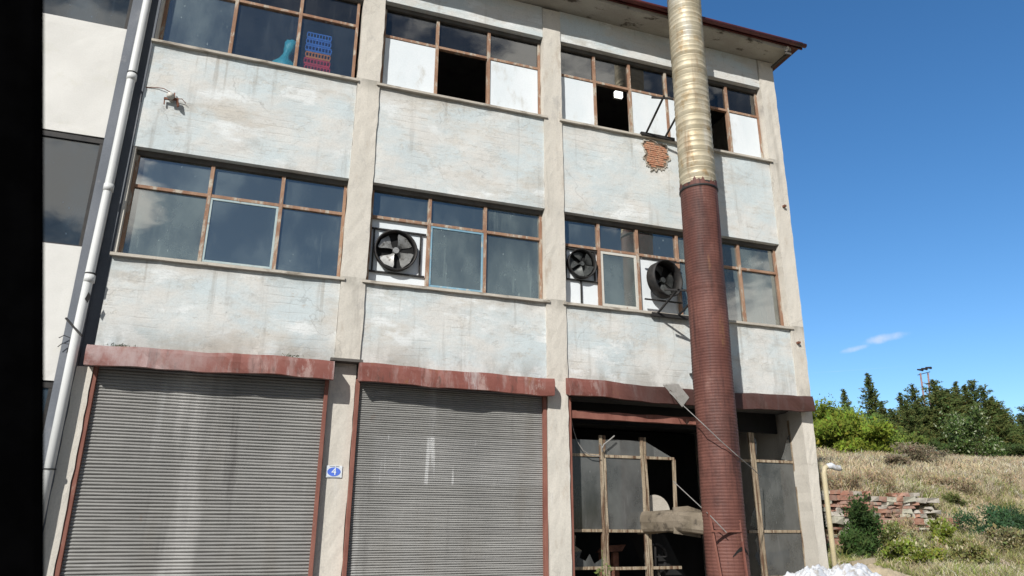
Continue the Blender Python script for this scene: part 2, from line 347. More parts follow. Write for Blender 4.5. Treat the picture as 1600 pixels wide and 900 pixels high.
def blob(a0, e0, wa, we, tilt=0.0, soft=.9):
    da = k.math('SUBTRACT', az, R(a0)); de = k.math('SUBTRACT', k.math('SUBTRACT', ev, R(e0)), k.math('MULTIPLY', da, tilt))
    q = k.math('ADD', k.math('POWER', k.math('DIVIDE', da, R(wa)), 2.), k.math('POWER', k.math('DIVIDE', de, R(we)), 2.))
    q = k.math('ADD', q, k.math('MULTIPLY', k.math('SUBTRACT', cn.outputs['Fac'], .5), 3.4))
    return k.ramp(q, 1.0, 1.0-soft)
cl = k.math('MAXIMUM', blob(47.2, 12.95, 1.8, .36, .10, 1.6), blob(45.3, 12.45, 1.3, .26, .16, 1.6))
cl = k.math('MULTIPLY', cl, .55)
ct = k.math('MULTIPLY', blob(43.8, 10.95, 7.0, .05, -.01, 3.), .16)
cl = k.math('MAXIMUM', cl, ct)
# broken cumulus in the half of the sky behind the photographer (seen in the panes)
c2 = k.n('ShaderNodeTexNoise'); c2.inputs['Scale'].default_value = 3.1; c2.inputs['Detail'].default_value = 9; c2.inputs['Roughness'].default_value = .58
mp = k.n('ShaderNodeMapping'); mp.inputs['Scale'].default_value = (1,1,2.2); mp.inputs['Location'].default_value = (2.1,.6,.9)
k.l(nv.outputs[0], mp.inputs[0]); k.l(mp.outputs[0], c2.inputs['Vector'])
cb = k.math('MULTIPLY', k.ramp(c2.outputs['Fac'], .53, .63), k.ramp(sp.outputs[1], -.1, -.35))
cb = k.math('MULTIPLY', cb, .85)
bk = k.ramp(sp.outputs[1], .15, -.35, 1., .30)  # sky behind the camera dimmed to lessen fill light on the facade
back = k.n('ShaderNodeVectorMath'); back.operation = 'SCALE'; k.l(hs.outputs[0], back.inputs[0]); k.l(bk, back.inputs['Scale'])
colr = k.mix(cb, k.mix(cl, back.outputs[0], (6.2,6.1,6.0)), (9.5,9.4,9.2))
bg = k.n('ShaderNodeBackground'); bg.inputs['Strength'].default_value = .15; k.l(colr, bg.inputs[0])
wo = k.n('ShaderNodeOutputWorld'); k.l(bg.outputs[0], wo.inputs[0])
sl = bpy.data.lights.new('sun', 'SUN'); sl.energy = 5.0; sl.angle = R(.53); sl.color = (1, .968, .915)
so = bpy.data.objects.new('sun', sl); COL.objects.link(so); so.rotation_euler = (-sun_dir).to_track_quat('-Z', 'Y').to_euler(); so.location = (-20,-20,30)

# ================================================================== THE FACTORY BUILDING
XL, XR = -2.09, 9.20
factory = thing('factory_building', 'weathered three storey workshop block with pale blue and cream render and roller shutters', 'building', (3.55, 6, 0))
WT = .28
bays = ((-2.05, .90), (1.27, 4.13), (4.48, 8.87))
def wall_grid(mb, x0, x1, z0, z1, y0, y1):
    """a wall slab with a lightly uneven front"""
    nx = max(2, int((x1-x0)/.12)); nz = max(2, int((z1-z0)/.12)); vs = []; fs = []
    for j in range(nz+1):
        for i in range(nx+1):
            x = x0+(x1-x0)*i/nx; z = z0+(z1-z0)*j/nz
            d = .006*math.sin(x*2.1+z*1.3)+.004*math.sin(x*5.3-z*4.1) + random.uniform(-.0015,.0015)
            if i in (0, nx) or j in (0, nz): d *= .3
            vs.append((x, y0+d, z))
    for j in range(nz):
        for i in range(nx):
            a = j*(nx+1)+i; fs.append((a, a+1, a+nx+2, a+nx+1))
    mb.add(vs, fs); mb.box(x0, x1, y0+.012, y1, z0, z1)
for bi, (a, b) in enumerate(bays):
    xa = -2.09 if bi == 0 else a-.004; xb = b+.004
    for z0, z1 in ((3.50, 4.80), (6.45, 8.18), (9.88, 10.54)):
        mb = MB(); wall_grid(mb, xa, xb, z0, z1, 0, WT); mb.build('wall', MAT['wall'], factory)
for z0, z1 in ((4.80, 6.45), (8.18, 9.88)): MB().box(-2.086, -2.05, .012, WT, z0, z1).build('window_jamb', MAT['pilaster'], factory)
# pilasters
def pilaster(x0, x1, z0, z1, y0, y1, edge=None):
    nz = int((z1-z0)/.15); vs = []; fs = []; nx = 4
    xr = x1
    for j in range(nz+1):
        z = z0+(z1-z0)*j/nz
        if edge: x1 = float(np.interp(z, edge[0], edge[1]))
        e0 = random.uniform(-.007,.007); e1 = random.uniform(-.007,.007)
        for i in range(nx+1):
            x = x0+(x1-x0)*i/nx + (e0 if i == 0 else e1 if i == nx else 0)
            vs.append((x, y0+random.uniform(-.003,.003), z))
        vs.append((x1+e1, y1, z)); vs.append((x0+e0, y1, z))
    m_ = nx+3
    for j in range(nz):
        for i in range(m_):
            i2 = (i+1) % m_; fs.append((j*m_+i, j*m_+i2, (j+1)*m_+i2, (j+1)*m_+i))
    fs += [tuple(range(m_))[::-1], tuple(range(nz*m_, (nz+1)*m_))]
    mb = MB(); mb.add(vs, fs); return mb.build('pilaster', MAT['pilaster'], factory)
pilaster(.905, 1.265, 3.60, 10.5, -.028, .3)
pilaster(4.133, 4.477, 0, 10.5, -.028, .3)
pilaster(8.875, XR, 0, 10.52, -.028, .35, ((0, 1.6, 3.8, 6.2, 10.5), (9.05, 9.06, 9.14, 9.19, 9.24)))
pilaster(.87, 1.235, 0, 3.595, .10, .4)
pilaster(-2.24, -2.055, 0, 3.28, -.02, .3)
mb = MB(); mb.box(.85, 1.30, -.075, .09, 3.585, 3.625); mb.build('ledge', MAT['trim_head_shade'], factory)
# gable side wall, back, interior floors and partitions
mb = MB(); mb.box(8.95, 9.045, .36, 12, 0, 10.5); mb.build('side_wall', MAT['pilaster'], factory)
mb = MB(); mb.box(-2.1, -1.95+.0, .9, 12, 0, 10.5); mb.box(-1.94, 8.94, 7.6, 7.8, 0, 10.5); mb.build('interior_wall', MAT['interior'], factory)
for z0, z1 in ((3.35, 3.49), (6.9, 7.05)):
    mb = MB(); mb.box(-1.94, 8.94, .30, 7.59, z0, z1); mb.build('floor_slab', MAT['floor_in'], factory)
mb = MB(); mb.box(-1.94, 8.94, .32, 7.59, 10.0, 10.1); mb.build('ceiling', MAT['interior'], factory)
mb = MB(); mb.box(-2.0, 9.0, .4, 12, .0, .03); mb.build('ground_floor', MAT['floor_in'], factory)
# roof slab, soffit and red fascia
mb = MB(); nx = 60
vs = []; fs = []
for i in range(nx+1):
    x = -4.5 + (9.34+4.5)*i/nx
    sag = .018*math.sin(x*1.9)+random.uniform(-.006,.006)
    vs += [(x, 0.30, 10.545), (x, -.5, 10.545+sag), (x, -.5, 10.66+sag*.5), (x, .3, 10.68)]
for i in range(nx):
    a = i*4
    for q in range(4): fs.append((a+q, a+(q+1) % 4, a+4+(q+1) % 4, a+4+q))
fs += [(0,1,2,3), (nx*4+3, nx*4+2, nx*4+1, nx*4)]
mb.add(vs, fs); mb.build('soffit', MAT['soffit'], factory)
mb = MB(); mb.add([(-4.5,-.6,10.70),(9.62,-.6,10.70),(9.62,12.4,10.70),(-4.5,12.4,10.70),(-4.5,6,12.2),(7.6,6,12.2)], [(0,3,2,1),(0,1,5,4),(1,2,5),(2,3,4,5),(3,0,4)])
mb.build('roof', MAT['red_trim'], factory)
mb = MB()
for (za, zb, ya) in ((10.60, 10.68, -.535), (10.69, 10.745, -.57)):
    mb.box(-4.5, 9.60, ya, -.503, za, zb)
mb.build('fascia', MAT['red_trim'], factory, bevel=.006)
gut = MB(); gut.tube([(-4.5,-.60,10.64),(9.62,-.60,10.64)], .045, 10); gut.build('gutter', MAT['red_trim'], factory, smooth=True)
vp = MB(); vp.tube([(9.22,-.47,10.50),(9.26,-.50,10.60)], .03, 8); vp.build('vent_stub', MAT['lamp_white'], factory)
gv = MB(); gv.box(9.20, 9.34, -.49, -.46, 10.44, 10.54); gv.bar((9.30,-.48,10.5),(9.21,0,10.42),.03,.05); gv.build('eave_bracket', MAT['trim_head_shade'], factory)

# ---------------------------------------------------------------- windows
def window(x0, x1, z0, z1, zt, mulls, lower, upper, wood, y=.12, name='window', fr=.045):
    f = MB(); j = lambda: random.uniform(-.004, .004)
    f.box(x0, x1, y, y+.07, z0, z0+fr)
    f.box(x0, x0+fr, y-.002, y+.068, z0+fr, z1-.076); f.box(x1-fr, x1, y-.002, y+.068, z0+fr, z1-.076)
    for mx in mulls: f.box(mx-fr/2-.004, mx+fr/2+.004, y-.012+j()*.5, y+.066, z0+fr, z1-.076)
    xs = [x0+fr]+list(mulls)+[x1-fr]
    for a, b in zip(xs[:-1], xs[1:]):
        f.box(a+fr/2 if a != xs[0] else a, b-fr/2 if b != xs[-1] else b, y-.006, y+.064, zt-.024, zt+.024)
    win = f.build(name, wood, factory, bevel=.003)
    MB().box(x0, x1, y-.02, y+.07, z1-.075, z1).build('head_shade_frame', MAT['trim_head_shade'], win)  # top frame member coloured dark to paint in the window head's shadow
    for i, (a, b) in enumerate(zip(xs[:-1], xs[1:])):
        a2 = a+(fr/2 if i else 0); b2 = b-(fr/2 if i < len(xs)-2 else 0)
        up = upper[i] if i < len(upper) else 'glass'
        p = MB(); p.box(a2, b2, y+.03+j(), y+.036, zt+.024, z1-.076)
        p.build('pane', MAT[up], win)
        t = lower[i]; zb, ze = z0+fr, zt-.024
        if t in ('glass', 'glass_dusty', 'glass_dark', 'glass_clear'):
            MB().box(a2, b2, y+.03+j(), y+.036, zb, ze).build('pane', MAT[t], win)
        elif t in ('blue', 'teal', 'white_sash'):
            m_ = MAT[{'blue':'blue_frame','teal':'teal_frame','white_sash':'white_frame'}[t]]; w_ = .035 if t != 'white_sash' else .05
            s = MB(); s.box(a2+.004, b2-.004, y-.004, y+.03, zb+.004, zb+w_); s.box(a2+.004, b2-.004, y-.004, y+.03, ze-w_, ze-.004)
            s.box(a2+.004, a2+w_, y-.006, y+.028, zb+w_, ze-w_); s.box(b2-w_, b2-.004, y-.006, y+.028, zb+w_, ze-w_)
            s.build('sash', m_, win, bevel=.003)
            MB().box(a2+w_, b2-w_, y+.008, y+.013, zb+w_, ze-w_).build('pane', MAT['glass_dusty' if t != 'teal' else 'glass'], win)
        elif t == 'white':
            MB().box(a2+.006, b2-.006, y+.01+j(), y+.022, zb+.004, ze-.006).build('white_panel', MAT['white_panel'], win)
        elif t == 'fan':
            q = MB(); q.box(a2+.004, b2-.004, y+.045, y+.055, zb, ze); q.build('fan_panel', MAT['white_panel'], win)
    # sill
    s = MB(); n = int((x1-x0)/.18); vs = []; fs = []
    for i in range(n+1):
        x = x0-.06+(x1-x0+.12)*i/n; e = random.uniform(-.004,.004)
        vs += [(x, y+.0, z0+.004), (x, -.06+e, z0-.012+e*.5), (x, -.06+e, z0-.052+e), (x, .005, z0-.052)]
    for i in range(n):
        for q in range(4): fs.append((i*4+q, i*4+(q+1)%4, i*4+4+(q+1)%4, i*4+4+q))
    fs += [(0,1,2,3), (n*4+3, n*4+2, n*4+1, n*4)]
    s.add(vs, fs); s.build('sill', MAT['sill'], win)
    l = MB(); l.box(x0, x1, y-.05, y+.06, z1+.001, z1+.02); 
    return win
zs = ((4.84, 6.45, 5.90), (8.22, 9.88, 9.265))
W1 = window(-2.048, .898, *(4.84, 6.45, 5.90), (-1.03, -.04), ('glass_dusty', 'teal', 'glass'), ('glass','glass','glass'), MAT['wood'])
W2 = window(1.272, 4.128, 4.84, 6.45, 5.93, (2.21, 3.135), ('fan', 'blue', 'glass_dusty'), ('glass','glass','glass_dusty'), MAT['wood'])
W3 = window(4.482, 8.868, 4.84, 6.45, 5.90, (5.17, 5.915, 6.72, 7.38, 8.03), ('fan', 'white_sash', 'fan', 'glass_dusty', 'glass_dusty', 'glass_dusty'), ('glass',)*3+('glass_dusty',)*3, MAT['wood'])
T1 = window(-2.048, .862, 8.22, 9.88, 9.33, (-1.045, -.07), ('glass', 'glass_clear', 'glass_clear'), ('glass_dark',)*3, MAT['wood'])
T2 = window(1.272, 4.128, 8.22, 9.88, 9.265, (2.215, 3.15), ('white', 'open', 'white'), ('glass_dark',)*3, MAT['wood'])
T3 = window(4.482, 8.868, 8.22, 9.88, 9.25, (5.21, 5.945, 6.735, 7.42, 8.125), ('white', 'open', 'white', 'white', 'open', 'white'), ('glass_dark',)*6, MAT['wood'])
for wn, t in ((W1,'middle floor window with a pale teal opening sash in its centre'), (W2,'middle floor window with a large fan in its left light'),
              (W3,'wide middle floor window behind the flue'), (T1,'top floor window with stacked crates behind glass'),
              (T2,'top floor window with two white panels around an open light'), (T3,'wide top floor window with white panels behind the flue')): lab(wn, t)
# window infill detail that belongs to the windows: pale board and blinds behind the panes
MB().box(-1.93, -1.66, .30, .31, 4.90, 5.22).build('board', MAT['white_panel'], W1)
MB().box(-1.55, -1.10, .33, .34, 4.90, 5.02).build('board', MAT['interior'], W1)
MB().box(.02, .78, .22, .23, 4.89, 5.0).build('board', MAT['white_panel'], W1)

# ---------------------------------------------------------------- roller shutters
def shutter(x0, x1, label, pitch=.045):
    z1 = 3.38; y = .065; pf = pitch/.0485
    n = int(z1/pitch); vs = []; fs = []; rows = []
    prof = ((0,.008), (.16,-.003), (.42,-.012), (.70,-.006), (.90,.006), (.94,.016), (.99,.016))
    nx = 24
    for i in range(n):
        dent = 0
        for t, d in prof:
            rows.append((i*pitch + t*pitch, d*pf))
    for z, d in rows:
        for i in range(nx+1):
            x = x0+(x1-x0)*i/nx
            bow = .014*math.sin(x*1.7+z*.8)+.007*math.sin(x*4+z*2.3+x0)+sum(-.022*math.exp(-((x-dx_)**2/.05+(z-dz_)**2/.02)) for dx_, dz_ in ((-1.2,1.5),(.2,2.3),(2.0,1.7),(3.3,2.4),(2.9,1.1)))*-1
            vs.append((x, y+d+bow, z+.003*math.sin(x*1.1+int(z/pitch)*.17)+.002*math.sin(x*6+int(z/pitch)*2.1)))
    m_ = nx+1
    for j in range(len(rows)-1):
        for i in range(nx): fs.append((j*m_+i, j*m_+i+1, (j+1)*m_+i+1, (j+1)*m_+i))
    mb = MB(); mb.add(vs, fs); sh = mb.build('roller_shutter', MAT['shutter'], factory); lab(sh, label)
    for s, xx in ((-1, x0), (1, x1)):
        r = MB(); a, b = sorted((xx, xx-s*(-.05)))
        r.box(min(xx, xx+s*.052), max(xx, xx+s*.052), -.004, .09, 0, 3.36); r.build('guide_rail', MAT['rail'], sh, bevel=.004)
    return sh
shutter(-2.0, .81, 'closed grey slatted roller shutter with tall pale streaks, left of the number plate', .041)
shutter(1.29, 4.075, 'closed grey slatted roller shutter with faint white scratches, right of the number plate', .0305)
MB().box(-2.05, .86, .15, .2, 0, 3.4).box(1.24, 4.13, .15, .2, 0, 3.4).build('shutter_backing', MAT['dark'], factory)

def canopy(x0, x1, label, ytop=0, seams=(), droop=0.0, zf=3.285):
    nx = int((x1-x0)/.10); rows = ((0.0, 3.58), (-.04, 3.577), (-.12, 3.56), (-.215, 3.54), (-.225, 3.49), (-.227, 3.42), (-.225, 3.34), (-.22, zf), (-.17, zf-.004), (-.08, zf+.03), (-.0, zf+.05))
    vs = []; fs = []
    rr = random.Random(int(x0*100))
    ph = [rr.uniform(0, 6) for _ in range(4)]
    for i in range(nx+1):
        x = x0+(x1-x0)*i/nx
        for q, (yy, zz) in enumerate(rows):
            dz = .014*math.sin(x*1.3+ph[0])+.009*math.sin(x*4.1+ph[1])+.004*math.sin(x*11+ph[2]) - droop*math.sin((x-x0)/(x1-x0)*math.pi)
            dy = (.014*math.sin(x*3.1+zz*9+ph[2])+.010*math.sin(x*7.3+zz*14+ph[3])+.006*math.sin(x*15+zz*23+ph[0])) if 3 <= q <= 8 else 0
            for s_ in seams:
                if abs(x-s_) < .09: dy += -.008 if x < s_ else .008
            if q in (0, 10): dz *= .6
            vs.append((x, yy+dy, zz+dz))
    m_ = len(rows)
    for i in range(nx):
        for q in range(m_-1): fs.append((i*m_+q, i*m_+q+1, (i+1)*m_+q+1, (i+1)*m_+q))
    fs += [tuple(range(m_)), tuple(range(nx*m_+m_-1, nx*m_-1, -1))]
    mb = MB(); mb.add(vs, fs); o = mb.build('canopy', MAT['canopy'], factory)
    return lab(o, label)
canopy(-2.13, .90, 'red sheet metal box with a whitish chalky left half over the left shutter', seams=(-1.35,-.4))
canopy(1.25, 4.17, 'clean red sheet metal box over the middle shutter', seams=(2.3,3.5), droop=.015)
canopy(4.44, 9.0, 'soot darkened red sheet metal box over the open workshop bay', seams=(5.1,7.9), droop=.02)

# ---------------------------------------------------------------- ground floor workshop front (third bay)
f = MB(); yf = .30
wd = .055
f2 = MB(); _f1 = f
for xv, za, zb, ww in ((5.20, 0, 2.78, .10), (5.935, 0, 2.78, .10), (8.06, 0, 2.95, .10), (8.90, 0, 3.2, .06), (4.60, 0, 3.2, .04)):
    f = f2 if xv > 7 else _f1
    n = 10; pts = [(xv+random.uniform(-.008,.008), yf+.03, za+(zb-za)*i/n) for i in range(n+1)]
    for a, b in zip(pts[:-1], pts[1:]):
        if ww >= .07:
            f.bar(Vector(a)+Vector((-ww*.30,0,0)), Vector(b)+Vector((-ww*.30,0,0)), ww*.52, .06, up=(0,1,0)); f.bar(Vector(a)+Vector((ww*.34,.008,0)), Vector(b)+Vector((ww*.34,.008,0)), ww*.42, .05, up=(0,1,0))
        else: f.bar(a, b, ww, .06, up=(0,1,0))
for (xa, xb, z) in ((4.62, 5.165, 2.46), (5.235, 5.897, 2.455), (5.973, 6.50, 2.455), (7.72, 8.02, 2.47), (8.10, 8.87, 2.475),
                    (4.62, 5.165, 1.335), (5.235, 5.897, 1.33), (7.82, 8.02, 1.325), (8.10, 8.87, 1.33), (4.62, 5.165, .80), (5.235, 5.897, .79), (5.973, 6.5, .79), (8.10, 8.87, .62)):
    (f2 if xa > 7 else _f1).box(xa, xb, yf+.004, yf+.05, z-.022, z+.022)
f = _f1
f.bar((6.49, yf+.02, 2.44), (6.46, yf+.02, 1.60), .05, .04, up=(0,1,0))
store = f.build('window', MAT['store_wood'], factory, bevel=.004); lab(store, 'bleached broken timber workshop window left of the flue')
store2 = f2.build('window', MAT['store_wood'], factory, bevel=.004); lab(store2, 'bleached timber workshop window right of the flue')
for xa, xb, za, zb in ((4.62, 5.165, 1.357, 2.44), (5.235, 5.897, 1.352, 2.433), (8.10, 8.87, 1.352, 2.45), (8.10, 8.87, .64, 1.308), (5.235, 5.897, 2.478, 2.72), (4.62, 5.165, 2.482, 2.70)):
    MB().box(xa, xb, yf+.024, yf+.03, za, zb).build('pane', MAT['glass_store'], store2 if xa > 7 else store)
def shard(pts): 
    mb = MB(); mb.poly([(p[0], yf+.026, p[1]) for p in pts], (0,.005,0)); mb.build('pane', MAT['glass_store'], store2 if pts[0][0] > 7 else store)
shard([(5.973,2.478),(6.45,2.478),(5.973,2.72)])
shard([(4.62,.82),(4.62,1.31),(4.71,1.26),(4.69,1.12),(4.80,1.05),(4.76,.95),(4.86,.90),(4.93,1.0),(5.0,.86),(5.165,.95),(5.165,.82)])
shard([(8.10,2.50),(8.10,2.93),(8.16,2.80),(8.14,2.6)]); shard([(8.87,2.50),(8.87,2.95),(8.80,2.86),(8.72,2.66),(8.64,2.52)])
shard([(8.02,.7),(8.02,1.3),(7.93,1.2),(7.96,1.05),(7.9,.95),(7.97,.8)]); shard([(8.02,1.36),(8.02,1.75),(7.93,1.62),(7.87,1.42)])
MB().box(4.48, 4.535, .0, .10, 0, 3.3).build('guide_rail', MAT['rail'], factory)
b_ = MB(); n = 18; vs = []; fs = []
for i in range(n+1):
    x = 4.56+(6.98-4.56)*i/n; e = .008*math.sin(i*1.3); vs += [(x,.02+e,3.10+e),(x,.02+e,2.985+e*.6),(x,.10,2.985),(x,.10,3.10)]
for i in range(n):
    for q in range(4): fs.append((i*4+q, i*4+(q+1)%4, i*4+4+(q+1)%4, i*4+4+q))
fs += [(0,1,2,3),(n*4+3,n*4+2,n*4+1,n*4)]; b_.add(vs, fs); lab(b_.build('shutter_beam', MAT['rail'], factory), 'dull red beam across the head of the workshop bay')
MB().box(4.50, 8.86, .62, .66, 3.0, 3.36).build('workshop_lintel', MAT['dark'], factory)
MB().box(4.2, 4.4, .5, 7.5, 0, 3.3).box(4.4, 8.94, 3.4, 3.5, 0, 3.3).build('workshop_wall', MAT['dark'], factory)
# bent scrap sheet hanging at canopy
sh = MB(); sh.poly([aty(1036,601,-.24), aty(1060,600,-.24), aty(1077,621,-.24), aty(1066,636,-.24)], (0,.01,0))
tag(sh.build('scrap_sheet', MAT['sheet_grey']), 'bent pale grey metal strip hanging over the sooty canopy edge beside the flue', 'metal sheet')
# brick patch: recessed hole look
c0 = (6.33, 7.86); pts = []
def prad(a): return .215*(abs(math.cos(a))**3.2+abs(math.sin(a))**3.2)**(-1/3.2)*(1+.07*math.sin(3*a+1)+.05*math.sin(7*a+2))
for i in range(60):
    a = 2*math.pi*i/60; r_ = prad(a)*random.uniform(.93,1.10)*1.10; pts.append((c0[0]+r_*math.cos(a)*1.0, -.010, c0[1]+r_*math.sin(a)*1.16))
m_ = MB(); m_.poly(pts, (0,.008,0)); m_.build('mortar_bed', MAT['mortar'], factory)
m_ = MB(); zz = c0[1]-.26; row = 0
while zz < c0[1]+.26:
    xx = c0[0]-.30+(row % 2)*.05+random.uniform(-.01,.01)
    while xx < c0[0]+.28:
        L = random.choice((.075,.10,.12)); cx_, cz_ = xx+L/2-c0[0], (zz+.018-c0[1])/1.16
        if math.hypot(cx_, cz_) < prad(math.atan2(cz_, cx_))*1.0: 
            e = random.uniform(-.007,.005); m_.poly([(xx+random.uniform(0,.006), -.020+e, zz+random.uniform(0,.004)), (xx+L-.008, -.020+e, zz+random.uniform(0,.004)), (xx+L-.008-random.uniform(0,.006), -.020+e, zz+.034-random.uniform(0,.004)), (xx, -.020+e, zz+.034)], (0,.012-e,0))
        xx += L
    zz += .042; row += 1
m_.build('exposed_bricks', MAT['brick_patch'], factory)
cr = MB()
for i in range(60):
    a = Vector(pts[i]); b = Vector(pts[(i+1) % 60]); o_ = (a-Vector((c0[0], -.010, c0[1])))*.08
    cr.poly([a, b, b+o_*random.uniform(.2,1.9), a+o_*random.uniform(.2,1.9)], (0,random.uniform(-.022,-.008),0))
cr.build('render_edge', MAT['sill'], factory)

# ================================================================== FLUE
FX, FY = 6.525, -.92
flue = thing('flue_pipe', 'tall round metal flue before the workshop bay, brick red below and bare ribbed above', 'chimney', (FX, FY, 0))
def lathe(rows, cx0, cy0, seg=56, lean=lambda z: (0,0)):
    vs = []; fs = []
    for z, r in rows:
        lx, ly = lean(z)
        for q in range(seg):
            a = 2*math.pi*q/seg; r2_ = r + (.0035*math.sin(3*a+z*1.7)*math.sin(z*2.3) + .0025*math.sin(5*a-z*3.1))
            for (da_, dz_) in ((-1.9, 5.6), (-1.3, 3.2), (-2.2, 2.5), (-1.6, 8.4), (-1.0, 7.4), (-1.2, 9.6)): r2_ -= .014*math.exp(-(((a-2*math.pi-da_+math.pi)%(2*math.pi)-math.pi)**2/.06+(z-dz_)**2/.012))
            vs.append((cx0+lx+r2_*math.cos(a), cy0+ly+r2_*math.sin(a), z))
    for i in range(len(rows)-1):
        for q in range(seg):
            q2 = (q+1) % seg; fs.append((i*seg+q, i*seg+q2, (i+1)*seg+q2, (i+1)*seg+q))
    return vs, fs
def lean(z): return ((z-1)*.010-.035, 0)
rows = []; z = 0; i = 0
while z < 6.74:
    rr_ = .300 + (.006 if 4.95 < z < 5.0 else 0)
    e = random.uniform(-.001,.001)
    rows += [(z, rr_+e), (z+.008, rr_-.002), (z+.018, rr_+.003+e), (z+.038, rr_+.003+e)]; z += .046
mb = MB(); mb.add(*lathe(rows, FX, FY, lean=lean)); lab(mb.build('lower_section', MAT['oxide_duct'], flue, smooth=True), 'brick red painted lower part of the flue')
rows = []; z = 6.78
while z < 13.2:
    e = random.uniform(-.002,.002)
    rows += [(z, .298+e), (z+.066, .297+e), (z+.074, .303+e), (z+.084, .303+e), (z+.098, .297)]; z += .10
mb = MB(); mb.add(*lathe(rows, FX, FY, lean=lean)); lab(mb.build('upper_section', MAT['foil'], flue, smooth=True), 'bare yellowish metal upper part of the flue')
rows = [(6.70,.306),(6.71,.320),(6.735,.320),(6.74,.309),(6.80,.307),(6.805,.300)]
mb = MB(); mb.add(*lathe(rows, FX, FY, lean=lean)); mb.build('collar', MAT['steel_black'], flue, smooth=True)
# ragged paint line above the collar
vs = []; fs = []; n = 180
for q in range(n):
    a = 2*math.pi*q/n; h = .07+.035*math.sin(a*5)+.025*math.sin(a*13+1)+.018*math.sin(a*29)+random.uniform(-.008,.008); lx = lean(6.9)[0]
    for zz in (6.74, 6.74+max(.02, h)): vs.append((FX+lx+.312*math.cos(a), FY+.312*math.sin(a), zz))
for q in range(n): q2 = (q+1) % n; fs.append((q*2, q2*2, q2*2+1, q*2+1))
mb = MB(); mb.add(vs, fs); mb.build('paint_collar', MAT['oxide_duct'], flue)
# foot: riveted frame bars and clean-out opening on the front
ft = MB(); 
fa, fb, fc, fd = aty(1107,797,-1.22), aty(1127,905,-1.27), aty(1149,772,-1.19), aty(1168,905,-1.24)
ft.bar(fa, fb+(fb-fa)*1.0, .026, .026); ft.bar(fc, fd+(fd-fc)*.75, .026, .026); ft.bar(aty(1112,830,-1.255), aty(1158,830,-1.225), .026, .026)
ft.build('foot_frame', MAT['rail'], flue)
co = MB(); arc_o = []; arc_i = []
for i in range(13):
    a = math.radians(15+150*i/12); 
    th = math.radians(-108+62*(1-i/12)); zz = .96+.17*math.sin(a)
    zi = .96+.115*math.sin(a)
    arc_o.append((FX-.045+.315*math.cos(th), FY+.309*math.sin(th), zz)); arc_i.append((FX-.045+.315*math.cos(th), FY+.309*math.sin(th), zi))
co.add(arc_o+arc_i, [(i, i+1, i+14, i+13) for i in range(12)]); co.build('cleanout_slot', MAT['dark'], flue)
# wall brackets
def bracket(zw, dz, lbl):
    b = MB()
    for xw in (6.13, 6.53):
        b.bar((xw, -.06, zw), (xw+.02 if xw < 6.3 else xw+.05, -.72, zw+dz), .028, .028)
    b.box(6.02, 6.72, -.085, -.03, zw-.05, zw+.01)
    b.bar((5.95,-.62,zw+dz*.95),(6.32,-.74,zw+dz*.90), .03, .03)
    return lab(b.build('bracket', MAT['steel_black'], flue), lbl)
bracket(8.24, .40, 'upper black bracket under the top floor sill'); bracket(4.80, .24, 'lower black bracket under the middle floor sill')
# inlet duct from the workshop
d = MB(); vs = []; fs = []
path = [((5.95,.55,1.46),.20,.20), ((6.0,.25,1.46),.20,.19), ((6.08,-.05,1.47),.20,.18), ((6.18,-.32,1.47),.21,.18), ((6.28,-.55,1.45),.22,.18), ((6.42,-.72,1.44),.22,.2)]
for (p, a_, b2) in path:
    for q in range(16):
        t = 2*math.pi*q/16; cc = math.copysign(abs(math.cos(t))**.6, math.cos(t)); ss = math.copysign(abs(math.sin(t))**.6, math.sin(t))
        vs.append((p[0]+cc*a_*.8+random.uniform(-.01,.01), p[1]+cc*a_*.55, p[2]+ss*b2*.9+random.uniform(-.01,.01)))
for i in range(len(path)-1):
    for q in range(16): q2 = (q+1) % 16; fs.append((i*16+q, i*16+q2, (i+1)*16+q2, (i+1)*16+q))
d.add(vs, fs); lab(d.build('inlet_duct', MAT['duct'], flue), 'dusty brown sheet duct running from the workshop into the flue')
fl = MB(); fl.poly([(5.99,-.36,1.30),(6.36,-.50,1.24),(6.38,-.52,1.63),(6.20,-.46,1.69),(6.0,-.37,1.67)], (.02,.05,0)); fl.build('duct_flange', MAT['duct'], flue)

